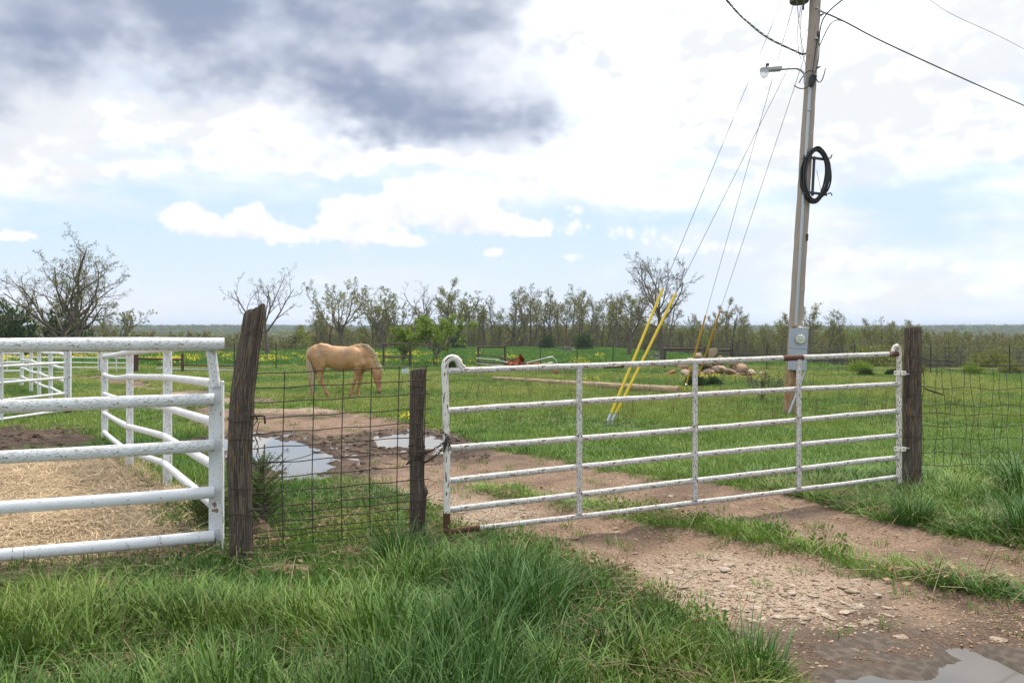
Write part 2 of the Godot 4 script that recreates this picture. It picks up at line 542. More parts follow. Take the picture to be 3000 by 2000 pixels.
func surface_kind(x: float, z: float) -> int:
	# 0 pasture, 1 drive, 2 wet mud, 3 straw bed
	if -z > 40.0 or -z < 2.6:
		return 0
	var w := lump_noise.get_noise_2d(x * 5.0, z * 5.0) * 0.12 + fine_noise.get_noise_2d(x * 1.3, z * 1.3) * 0.14
	var p := pool(x, z)
	if p + w * 2.6 > (-0.58 if -z > 6.0 else -0.25) or sd(MU, x, z) + w * 3.0 + patch_noise.get_noise_2d(x * 5.0, z * 5.0) * 1.1 > 0.05:
		return 2
	if sd(ST, x, z) + w * 2.0 > 0.0:
		return 3
	var dr := sd(DR, x, z) + w
	if dr > 0.0 and sd(ME, x, z) + w * 0.45 < 0.0:
		if -z > 19.5 and patch_noise.get_noise_2d(x * 2.2, z * 2.2) > 0.12:
			return 0
		return 1
	return 0

func surface_color(kind: int, x: float, z: float) -> Color:
	var a := patch_noise.get_noise_2d(x * 3.0, z * 3.0)
	var b := lump_noise.get_noise_2d(x * 4.0 + 40.0, z * 4.0)
	var e := fine_noise.get_noise_2d(x * 2.0 + 90.0, z * 2.0)
	if kind == 1:
		var c := Color(0.30, 0.222, 0.165)
		c = c.lerp(Color(0.20, 0.135, 0.095), clampf(0.2 + 1.3 * b, 0.0, 1.0) * 0.8)
		c = c.lerp(Color(0.46, 0.37, 0.29), clampf(e * 1.6, 0.0, 1.0) * 0.75)
		var l := maxf(sd(LA, x, z), maxf(sd(LB, x, z), sd(LC, x, z)))
		c = c.lerp(Color(0.52, 0.45, 0.375), smoothstep(-0.45, 0.15, l + b * 0.25) * 0.75)
		# damp bands pressed by wheels along the drive
		var band := patch_noise.get_noise_2d((x * 0.78 + z * 0.62) * 9.0, (z * 0.78 - x * 0.62) * 1.6)
		c = c.lerp(Color(0.15, 0.098, 0.068), clampf(band * 2.2 - 0.25 + e * 0.5, 0.0, 0.75) * smoothstep(14.0, 8.0, -z))
		# trodden dark earth in patches toward the horse
		c = c.lerp(Color(0.13, 0.085, 0.06), clampf(a * 2.6 + e * 0.8 - 0.1, 0.0, 0.8) * smoothstep(9.0, 13.0, -z))
		var wet := smoothstep(-1.1, -0.4, pool(x, z) + b * 0.5)
		return c.lerp(Color(0.105, 0.072, 0.052), wet * 0.85)
	if kind == 2:
		var c := Color(0.055, 0.036, 0.026).lerp(Color(0.13, 0.085, 0.058), clampf(0.4 + b * 1.5, 0.0, 1.0))
		if sd(PC, x, z) > -1.0:
			c = c.lerp(Color(0.115, 0.095, 0.08), 0.75)
		return c
	if kind == 3:
		return Color(0.24, 0.17, 0.105).lerp(Color(0.15, 0.105, 0.065), clampf(0.4 + b * 1.4, 0.0, 1.0))
	var d := -z
	if d > 200.0 or x * x > 90000.0:
		return Color(0.075, 0.085, 0.032).lerp(Color(0.10, 0.085, 0.045), clampf(0.5 + a, 0.0, 1.0))
	var g := Color(0.13, 0.175, 0.042).lerp(Color(0.235, 0.24, 0.09), clampf(0.25 + a * 1.4, 0.0, 1.0))
	if d > 42.0:
		g = Color(0.07, 0.135, 0.024).lerp(Color(0.10, 0.165, 0.03), clampf(0.4 + a * 1.5, 0.0, 1.0))
	elif d < 12.0:
		g = g.lerp(Color(0.07, 0.055, 0.034), 0.55)
	return g

func lines(dense_from: float, dense_to: float, step: float, growth: float, lo: float, hi: float) -> PackedFloat32Array:
	var out := PackedFloat32Array()
	var p := dense_from
	while p <= dense_to:
		out.append(p)
		p += step
	var s := step
	while p < hi:
		out.append(p)
		s *= growth
		p += s
	out.append(hi)
	var front := PackedFloat32Array()
	p = dense_from - step
	s = step
	while p > lo:
		front.append(p)
		s *= growth
		p -= s
	front.append(lo)
	front.reverse()
	front.append_array(out)
	return front

var gxs: PackedFloat32Array
var gzs: PackedFloat32Array
var grid_rows := []

func ground_row(j: int) -> void:
	var d := gzs[j]
	var hs := PackedFloat32Array()
	hs.resize(gxs.size())
	var cs := [PackedColorArray(), PackedColorArray(), PackedColorArray(), PackedColorArray()]
	var ks := PackedByteArray()
	ks.resize(gxs.size())
	for i in gxs.size():
		var x := gxs[i]
		hs[i] = ground(x, -d)
		ks[i] = surface_kind(x, -d)
		for k in 4:
			cs[k].append(surface_color(k, x, -d) if k == 0 or (d > 2.4 and d < 41.0 and x > -23.5 and x < 7.5) else Color.BLACK)
	grid_rows[j] = [hs, ks, cs]

func make_ground() -> void:
	gxs = lines(-4.6, 5.2, 0.05, 1.032, -2600.0, 2600.0)
	gzs = lines(2.6, 14.4, 0.055, 1.026, -60.0, 3400.0)
	grid_rows.resize(gzs.size())
	var id := WorkerThreadPool.add_group_task(ground_row, gzs.size())
	WorkerThreadPool.wait_for_group_task_completion(id)
	var w := gxs.size()
	var names := ["ground", "driveway", "wet_mud", "straw_bed"]
	var mats := [M.ground, M.track, M.mud, M.ground]
	var shapes := []
	var index := []
	for k in 4:
		shapes.append(Shape.new())
		var a := PackedInt32Array()
		a.resize(w * gzs.size())
		a.fill(-1)
		index.append(a)
	for j in gzs.size() - 1:
		for i in w - 1:
			var ks: PackedByteArray = grid_rows[j][1]
			var ks2: PackedByteArray = grid_rows[j + 1][1]
			for half in 2:
				# two triangles to a cell, each of the kind most of its corners have
				var c3 := [[j, i], [j, i + 1], [j + 1, i]] if half == 0 else [[j, i + 1], [j + 1, i + 1], [j + 1, i]]
				var k0: int = ks[i] if half == 0 else ks[i + 1]
				var k1: int = ks[i + 1] if half == 0 else ks2[i + 1]
				var k2: int = ks2[i]
				var k := k0 if k0 == k1 or k0 == k2 else k1
				var s: Shape = shapes[k]
				var ids: PackedInt32Array = index[k]
				for q in c3:
					var at: int = q[0] * w + q[1]
					if ids[at] < 0:
						var jj: int = q[0]
						var ii: int = q[1]
						var row: PackedFloat32Array = grid_rows[jj][0]
						var i0 := maxi(ii - 1, 0)
						var i1 := mini(ii + 1, w - 1)
						var j0 := maxi(jj - 1, 0)
						var j1 := mini(jj + 1, gzs.size() - 1)
						var dx := (row[i1] - row[i0]) / (gxs[i1] - gxs[i0])
						var dd: float = (grid_rows[j1][0][ii] - grid_rows[j0][0][ii]) / (gzs[j1] - gzs[j0])
						s.tint = grid_rows[jj][2][k][ii]
						ids[at] = s.vert(Vector3(gxs[ii], row[ii], -gzs[jj]), Vector3(-dx, 1.0, dd).normalized())
				index[k] = ids
				s.tri(ids[c3[0][0] * w + c3[0][1]], ids[c3[1][0] * w + c3[1][1]], ids[c3[2][0] * w + c3[2][1]])
	for k in 4:
		var o := solo(names[k], shapes[k].done(mats[k]), "", "", "", "structure")
		M["node_" + names[k]] = o
	# standing water
	for a in [[PA, "puddle"], [PB, "puddle"], [PC, "puddle"]]:
		var box: Rect2 = areas[a[0]][1].grow(-0.9)
		var s := Shape.new()
		var nx := int(box.size.x / 0.12)
		var nz := int(box.size.y / 0.12)
		for j in nz + 1:
			for i in nx + 1:
				s.vert(Vector3(box.position.x + i * 0.12, LEVEL[a[0]], box.position.y + j * 0.12), Vector3.UP)
		for j in nz:
			for i in nx:
				var p := Vector2(box.position.x + i * 0.12 + 0.06, box.position.y + j * 0.12 + 0.06)
				if sd(a[0], p.x, p.y) > -0.45:
					var q := j * (nx + 1) + i
					s.tri(q, q + 1, q + nx + 1)
					s.tri(q + 1, q + nx + 2, q + nx + 1)
		solo(a[1], s.done(M.water), "", "", "", "structure")

# ---------------------------------------------------------------- sky
const SKY_W := 3072
const SKY_H := 1536
var sky_rows := []
var sky_a := FastNoiseLite.new()
var sky_b := FastNoiseLite.new()
var sky_c := FastNoiseLite.new()
var sky_d := FastNoiseLite.new()
# lumps of cloud: across, height (tangents of the angles), radii, weight
const DARK := [[-0.58, 0.355, 0.13, 0.07, 1.0], [-0.66, 0.30, 0.16, 0.045, 1.0], [-0.40, 0.37, 0.17, 0.055, 1.0], [-0.33, 0.305, 0.10, 0.035, 0.7], [-0.24, 0.345, 0.17, 0.07, 1.0], [-0.10, 0.30, 0.15, 0.075, 1.1], [-0.04, 0.34, 0.10, 0.06, 0.8], [-0.14, 0.235, 0.11, 0.038, 1.0], [0.00, 0.25, 0.12, 0.05, 0.8], [-0.25, 0.43, 0.40, 0.05, 1.0], [-0.62, 0.42, 0.16, 0.05, 0.7], [0.02, 0.195, 0.09, 0.013, 0.5], [-0.60, 0.235, 0.05, 0.022, 0.35], [0.17, 0.245, 0.06, 0.022, 0.4], [0.31, 0.225, 0.13, 0.016, 0.4], [0.42, 0.37, 0.12, 0.03, 0.4], [0.55, 0.30, 0.12, 0.02, 0.3], [0.80, 0.36, 0.15, 0.05, 0.8], [0.95, 0.28, 0.12, 0.04, 0.6], [-0.85, 0.36, 0.14, 0.06, 0.9]]
const PUFF := [[-0.13, 0.162, 0.03, 0.016, 1.0], [-0.085, 0.168, 0.035, 0.018, 1.0], [-0.045, 0.163, 0.028, 0.016, 0.9], [-0.19, 0.150, 0.025, 0.014, 0.8], [-0.32, 0.136, 0.02, 0.012, 0.8], [-0.385, 0.138, 0.02, 0.012, 0.8], [-0.40, 0.133, 0.022, 0.014, 1.0], [-0.375, 0.125, 0.03, 0.014, 1.0], [-0.345, 0.118, 0.03, 0.012, 1.0], [-0.31, 0.128, 0.022, 0.016, 1.0], [-0.285, 0.117, 0.03, 0.012, 1.0], [-0.262, 0.108, 0.025, 0.008, 0.9], [-0.21, 0.142, 0.02, 0.014, 1.0], [-0.165, 0.135, 0.035, 0.016, 1.0], [-0.215, 0.118, 0.022, 0.014, 1.0], [-0.175, 0.112, 0.035, 0.012, 1.0], [-0.125, 0.106, 0.035, 0.007, 0.9], [-0.11, 0.155, 0.035, 0.020, 1.0], [-0.085, 0.138, 0.05, 0.018, 1.0], [-0.05, 0.152, 0.03, 0.020, 1.0], [-0.02, 0.128, 0.045, 0.014, 1.0], [0.025, 0.118, 0.04, 0.010, 0.8], [-0.02, 0.093, 0.025, 0.006, 0.9], [-0.61, 0.113, 0.03, 0.009, 1.0], [0.09, 0.135, 0.035, 0.020, 0.45], [0.15, 0.115, 0.05, 0.018, 0.45], [0.21, 0.10, 0.05, 0.012, 0.45], [0.28, 0.10, 0.05, 0.014, 0.4], [0.07, 0.085, 0.02, 0.007, 0.6], [0.42, 0.09, 0.10, 0.014, 0.35], [0.55, 0.075, 0.08, 0.010, 0.35], [0.75, 0.12, 0.05, 0.02, 0.9], [0.82, 0.105, 0.06, 0.014, 0.9], [0.9, 0.13, 0.04, 0.02, 0.8]]
const BANK := [[-0.58, 0.205, 0.08, 0.03, 0.8], [-0.47, 0.198, 0.10, 0.010, 0.8], [-0.40, 0.255, 0.16, 0.035, 0.9], [-0.20, 0.202, 0.12, 0.008, 1.0], [-0.08, 0.198, 0.12, 0.008, 1.0], [-0.25, 0.235, 0.12, 0.02, 0.7], [0.22, 0.32, 0.26, 0.10, 1.0], [0.55, 0.26, 0.22, 0.10, 0.55], [0.12, 0.22, 0.15, 0.06, 0.6], [0.2, 0.16, 0.16, 0.03, 0.3], [0.85, 0.22, 0.2, 0.06, 0.8], [0.1, 0.40, 0.18, 0.06, 1.0]]

func near_row(list: Array, lo: float, hi: float) -> Array:
	var out := []
	for l in list:
		if l[1] + l[3] * 2.2 > lo and l[1] - l[3] * 2.2 < hi:
			out.append(l)
	return out

func lumps(list: Array, s: float, t: float) -> float:
	var sum := 0.0
	for l in list:
		var a: float = (s - l[0]) / l[2]
		if a > -2.2 and a < 2.2:
			var b: float = (t - l[1]) / l[3]
			if b > -2.2 and b < 2.2:
				sum += l[4] * exp(-(a * a + b * b))
	return sum

func sky_row(j: int) -> void:
	var el := PI / 2 - PI * (j + 0.5) / SKY_H
	var out := PackedFloat32Array()
	out.resize(SKY_W * 3)
	var ce := cos(el)
	var se := sin(el)
	var dark := near_row(DARK, tan(el) - 0.06, tan(el) * 1.42 + 0.06)
	var puffs := near_row(PUFF, tan(el) - 0.06, tan(el) * 1.42 + 0.06)
	var banks := near_row(BANK, tan(el) - 0.06, tan(el) * 1.42 + 0.06)
	var coarse := j < SKY_H / 4
	if coarse and j % 4 != 0:
		return
	for i in SKY_W:
		if coarse and i % 4 != 0:
			for k in 3:
				out[i * 3 + k] = out[i * 3 + k - 3]
			continue
		var az := TAU * ((i + 0.5) / SKY_W - 0.5)
		var dir := Vector3(sin(az) * ce, se, -cos(az) * ce)
		# the same kind of cloud field goes on in every quarter, mirrored from one to the next
		var q := int(round(az / (PI / 2)))
		var la := az - q * PI / 2
		if q % 2 != 0:
			la = -la
		var s := tan(la)
		var t := tan(el) / cos(la)
		var w1 := sky_a.get_noise_3dv(dir * 10.0)
		var w2 := sky_a.get_noise_3dv(dir * 10.0 + Vector3(31, 7, 3))
		var fine := sky_b.get_noise_3dv(Vector3(dir.x, dir.y * 1.6, dir.z) * 45.0)
		var sw := s + w1 * 0.045 + fine * 0.010
		var tw := t + w2 * 0.022 + fine * 0.009
		# clear air
		var up := clampf(t / 0.42, 0.0, 1.0)
		var r := lerpf(0.52, 0.425, smoothstep(0.0, 0.35, up))
		var g := lerpf(0.57, 0.53, smoothstep(0.0, 0.35, up))
		var b := lerpf(0.64, 0.645, smoothstep(0.0, 0.35, up))
		# thin white veil, stretched along the horizon
		var veil := sky_c.get_noise_3dv(Vector3(dir.x, dir.y * 3.6, dir.z) * 5.0)
		var wisp := sky_c.get_noise_3dv(Vector3(dir.x, dir.y * 5.0, dir.z) * 14.0 + Vector3(4, 4, 4))
		var bill := -sky_d.get_noise_3dv(Vector3(dir.x, dir.y * 1.25, dir.z) * 62.0)
		var bill2 := -sky_d.get_noise_3dv(Vector3(dir.x, dir.y * 1.4, dir.z) * 20.0 + Vector3(3, 3, 3))
		var bank := lumps(banks, sw, tw)
		var v := veil * 0.9 + wisp * 0.45 + bank * 0.8 + (bill - 0.45) * 0.22 + smoothstep(0.15, 0.30, t) * 0.38 + smoothstep(0.05, 0.5, s) * 0.16 + 0.06
		v = smoothstep(-0.15, 1.0, v)
		var mottle := sky_a.get_noise_3dv(Vector3(dir.x, dir.y * 2.0, dir.z) * 7.0 + Vector3(2, 6, 1)) + 0.4 * fine + (bill2 - 0.5) * 0.35
		var glare := clampf(bank * 0.48 - 0.06, 0.0, 0.5) * smoothstep(-0.25, 0.2, mottle) + 0.55 * smoothstep(0.38, 0.6, t)
		var bright := 0.575 + 0.10 * smoothstep(-0.35, 0.3, mottle) + glare
		r = lerpf(r, bright * 0.965, v)
		g = lerpf(g, bright * 0.985, v)
		b = lerpf(b, bright * 0.985 + 0.02, v)
		# heaped clouds with crisp heads and soft grey feet
		var puff := lumps(puffs, s + fine * 0.008 + w1 * 0.014, t + w2 * 0.004)
		var under := lumps(puffs, s + fine * 0.008 + w1 * 0.014, t + 0.014 + w2 * 0.004)
		var bill3 := -sky_d.get_noise_3dv(Vector3(dir.x, dir.y * 1.2, dir.z) * 150.0 + Vector3(7, 7, 7))
		var pd := puff + (bill - 0.5) * 1.1 + (bill3 - 0.5) * 0.6 + fine * 0.25
		var pa := smoothstep(0.34, 0.80, pd) * smoothstep(0.04, 0.4, puff) * 0.95
		var shade := clampf(0.15 + (under - puff) * 0.55 + 0.8 * sky_b.get_noise_3dv(dir * 22.0 + Vector3(5, 5, 5)) + (0.5 - bill) * 0.9 + (0.5 - bill3) * 0.4, 0.0, 1.0)
		r = lerpf(r, lerpf(0.68, 0.50, shade), pa)
		g = lerpf(g, lerpf(0.68, 0.525, shade), pa)
		b = lerpf(b, lerpf(0.68, 0.58, shade), pa)
		# rain cloud
		var high := smoothstep(0.46, 0.8, t)
		var dk := 1.0 - exp(-0.85 * lumps(dark, sw + w2 * 0.02, tw + w1 * 0.012))
		dk = dk * (1.0 - high) + high * clampf(0.2 + 1.2 * sky_a.get_noise_3dv(dir * 4.0 + Vector3(9, 9, 9)), 0.0, 0.8)
		var tex := sky_a.get_noise_3dv(Vector3(dir.x, dir.y * 1.5, dir.z) * 11.0 + Vector3(3, 1, 2))
		var streak := sky_c.get_noise_3dv(Vector3(dir.x * 0.8 + dir.y * 0.9, dir.y * 2.6, dir.z) * 7.0 + Vector3(8, 1, 6))
		var rough := (tex * 0.30 + fine * 0.16 + (bill - 0.5) * 0.16 + (bill2 - 0.5) * 0.16) * smoothstep(0.0, 0.3, dk)
		var da := smoothstep(0.08, 0.86, dk + rough * 0.85)
		var core := smoothstep(0.32, 1.15, dk + tex * 0.42 + streak * 0.55 + fine * 0.10 + (bill2 - 0.5) * 0.2 + 0.06)
		r = lerpf(r, lerpf(0.46, 0.195, core), da)
		g = lerpf(g, lerpf(0.485, 0.232, core), da)
		b = lerpf(b, lerpf(0.555, 0.325, core), da)
		out[i * 3] = r
		out[i * 3 + 1] = g
		out[i * 3 + 2] = b
	sky_rows[j] = out

func make_sky() -> Sky:
	sky_a.seed = 3
	sky_a.frequency = 0.55
	sky_a.fractal_octaves = 4
	sky_b.seed = 4
	sky_b.frequency = 0.6
	sky_b.fractal_octaves = 4
	sky_b.fractal_gain = 0.55
	sky_c.seed = 9
	sky_c.frequency = 0.5
	sky_c.fractal_octaves = 4
	sky_d.seed = 14
	sky_d.frequency = 0.7
	sky_d.noise_type = FastNoiseLite.TYPE_CELLULAR
	sky_d.cellular_return_type = FastNoiseLite.RETURN_DISTANCE
	sky_d.fractal_octaves = 3
	sky_rows.resize(SKY_H)
	var id := WorkerThreadPool.add_group_task(sky_row, SKY_H / 2 + 8)
	WorkerThreadPool.wait_for_group_task_completion(id)
	var all := PackedFloat32Array()
	for j in SKY_H:
		if j < SKY_H / 2 + 8:
			all.append_array(sky_rows[j - j % 4] if j < SKY_H / 4 else sky_rows[j])
		else:
			all.append_array(sky_rows[SKY_H / 2 + 7])
	sky_rows.clear()
	var im := Image.create_from_data(SKY_W, SKY_H, false, Image.FORMAT_RGBF, all.to_byte_array())
	var m := PanoramaSkyMaterial.new()
	m.panorama = ImageTexture.create_from_image(im)
	var sky := Sky.new()
	sky.sky_material = m
	return sky

# ---------------------------------------------------------------- timber
func timber(pts: Array, radii: Array, seed_: int, m: Material, rough := 0.012, sides := 40, notch := 0.0) -> ArrayMesh:
	# a weathered round post: grooves along the grain, dents and checks, an uneven top
	var f := FastNoiseLite.new()
	f.seed = seed_
	f.frequency = 1.0
	f.fractal_octaves = 3
	var s := Shape.new()
	var rows := 46
	var along := 0.0
	var last := Vector3.ZERO
	for i in rows + 1:
		var q := float(i) / rows * (pts.size() - 1)
		var a := mini(int(q), pts.size() - 2)
		var p: Vector3 = pts[a].lerp(pts[a + 1], q - a)
		var r := lerpf(radii[a], radii[a + 1], q - a)
		if i > 0:
			along += p.distance_to(last)
		last = p
		for k in sides + 1:
			var an := TAU * (k % sides) / sides
			var groove := f.get_noise_3d(cos(an) * 7.0, along * 1.1, sin(an) * 7.0)
			var crack := smoothstep(0.28, 0.5, f.get_noise_3d(cos(an) * 4.0 + 20.0, along * 0.35, sin(an) * 4.0))
			var dent := f.get_noise_3d(cos(an) * 1.2 + 9.0, along * 2.2, sin(an) * 1.2)
			var rr := r * (1.0 + dent * 0.09) + groove * rough - crack * rough * 2.2
			var top := 0.0
			if i == rows:
				top = f.get_noise_2d(cos(an) * 2.0, sin(an) * 2.0 + 5.0) * notch + cos(an) * notch * 0.6
			s.vert(p + Vector3(cos(an) * rr, top, sin(an) * rr), Vector3(cos(an), 0, sin(an)), Vector2(float(k) / sides, along))
	for i in rows:
		for k in sides:
			var a := i * (sides + 1) + k
			s.tri(a, a + sides + 1, a + 1)
			s.tri(a + 1, a + sides + 1, a + sides + 2)
	var ring := rows * (sides + 1)
	var inner := s.v.size()
	for k in sides + 1:
		var p := s.v[ring + k].lerp(pts[pts.size() - 1], 0.35)
		s.vert(p + Vector3(0, 0.006, 0), Vector3.UP, Vector2(float(k) / sides, 0.2))
	var mid := s.vert(pts[pts.size() - 1] + Vector3(0, 0.004, 0), Vector3.UP, Vector2(0.5, 0.3))
	for k in sides:
		s.tri(ring + k, inner + k, ring + k + 1)
		s.tri(ring + k + 1, inner + k, inner + k + 1)
		s.tri(inner + k, mid, inner + k + 1)
	# orient before smoothing
	for i in range(0, s.ix.size(), 3):
		var a := s.ix[i]
		var b := s.ix[i + 1]
		var d := s.ix[i + 2]
		if (s.v[b] - s.v[a]).cross(s.v[d] - s.v[a]).dot(s.n[a] + s.n[b] + s.n[d]) > 0.0:
			s.ix[i + 1] = d
			s.ix[i + 2] = b
	s.smooth()
	for i in rows + 1:
		var a := i * (sides + 1)
		var nn := (s.n[a] + s.n[a + sides]).normalized()
		s.n[a] = nn
		s.n[a + sides] = nn
	return s.raw(m)

func ring_wire(c: Vector3, r: float, tilt: float, wire: float) -> ArrayMesh:
	var pts := []
	for k in 25:
		var an := TAU * k / 24.0
		pts.append(c + Vector3(cos(an) * r, sin(an) * tilt, sin(an) * r))
	return pipe(pts, wire, M.wire_rust, 5)

func build_posts() -> void:
	var t := thing("wooden_post", "tall leaning grey wooden post between the white corral and the wire panel", "post", Vector3(-1.90, 0, -5.78))
	part("post", timber([Vector3(0, -0.35, 0), Vector3(0.0, 0.25, 0), Vector3(-0.015, 0.7, 0), Vector3(0.005, 1.15, 0), Vector3(0.05, 1.5, 0), Vector3(0.095, 1.775, 0)], [0.085, 0.076, 0.082, 0.079, 0.074, 0.072], 3, M.old_wood, 0.011, 48, 0.05), t)
	for a in [[0.33, 0.02, 0.03], [0.52, 0.02, 0.015], [0.86, 0.0, 0.02], [1.02, 0.0, -0.02]]:
		part("wire_wrap", ring_wire(Vector3(a[1] * 0.3, a[0], 0), 0.089, a[2], 0.003), t)
	for y in [1.03, 0.375]:
		# bent iron hinge pins toward the panel
		part("hinge_pin", pipe([Vector3(0.05, y, 0.02), Vector3(0.15, y + 0.005, 0.03), Vector3(0.172, y, 0.03), Vector3(0.175, y + (-0.05 if y > 0.5 else 0.05), 0.03)], 0.008, M.wire_rust, 7), t)
	t = thing("wooden_post", "short knotty brown wooden post at the end of the wire panel", "post", Vector3(-0.735, 0, -6.36))
	part("post", timber([Vector3(0.0, -0.35, 0), Vector3(0.0, 0.1, 0), Vector3(0.012, 0.32, 0), Vector3(0.0, 0.5, 0), Vector3(-0.005, 0.9, 0), Vector3(0.01, 1.325, 0)], [0.06, 0.056, 0.066, 0.056, 0.055, 0.060], 17, M.old_wood, 0.009, 40, 0.015), t)
	var k := Shape.new()
	rock(k, Vector3(0.055, 0.36, 0.01), Vector3(0.036, 0.09, 0.04), 4, 8, 10)
	part("knot", k.done(M.old_wood), t)
	for a in [[0.62, 0.02], [0.70, -0.03], [0.735, 0.02], [1.2, 0.0]]:
		part("wire_wrap", ring_wire(Vector3(0, a[0], 0), 0.066, a[1], 0.003), t)
	t = thing("wooden_post", "thick square-topped grey wooden post that the white gate hangs on", "post", Vector3(4.15, 0, -8.52))
	part("post", timber([Vector3(-0.01, -0.35, 0), Vector3(-0.01, 0.4, 0), Vector3(-0.005, 1.0, 0), Vector3(0.0, 1.655, 0)], [0.095, 0.092, 0.09, 0.078], 29, M.old_wood, 0.011, 44, 0.008), t)
	for y in [0.18, 0.52, 0.73, 0.95, 1.19, 1.33]:
		part("wire_wrap", ring_wire(Vector3(0, y, 0), 0.099, 0.012, 0.0025), t)
	for y in [0.42, 1.18]:
		part("hinge_bolt", pipe([Vector3(-0.16, y, 0.07), Vector3(-0.075, y - 0.005, 0.07)], 0.009, M.galvanized, 8), t)

func rock(s: Shape, c: Vector3, size: Vector3, seed_: int, lat := 9, lon := 13, planes := 9, turn := 0.0) -> void:
	# a ball cut by planes and roughened; faces that meet at a sharp edge keep it
	var r := RandomNumberGenerator.new()
	r.seed = seed_
	var cuts := []
	for k in planes:
		cuts.append([Vector3(r.randfn(), r.randfn(), r.randfn()).normalized(), r.randf_range(0.40, 0.80)])
	var f := FastNoiseLite.new()
	f.seed = seed_
	f.frequency = 1.3
	var pts := []
	var b := Basis(Vector3.UP, turn)
	for j in lat + 1:
		for i in lon:
			var th := PI * j / lat
			var ph := TAU * (i + 0.5 * (j % 2)) / lon
			var p := Vector3(sin(th) * cos(ph), cos(th), sin(th) * sin(ph))
			p *= 1.0 + f.get_noise_3dv(p) * 0.2
			for q in cuts:
				var over: float = p.dot(q[0]) - q[1]
				if over > 0.0:
					p -= q[0] * over
			p += p.normalized() * f.get_noise_3dv(p * 4.0) * 0.05
			pts.append([c + b * (p * size), b * (p / size).normalized()])
	for j in lat:
		for i in lon:
			var a := j * lon + i
			var e := j * lon + (i + 1) % lon
			for t in [[a, e, a + lon], [e, e + lon, a + lon]]:
				var flat: Vector3 = (pts[t[1]][0] - pts[t[0]][0]).cross(pts[t[2]][0] - pts[t[0]][0])
				if flat.length_squared() < 1e-16:
					continue
				flat = flat.normalized()
				if flat.dot(pts[t[0]][1]) < 0.0:
					flat = -flat
				var ids := []
				for k in t:
					ids.append(s.vert(pts[k][0], (flat * 1.4 + pts[k][1]).normalized() if planes > 0 else pts[k][1]))
				s.tri(ids[0], ids[1], ids[2])

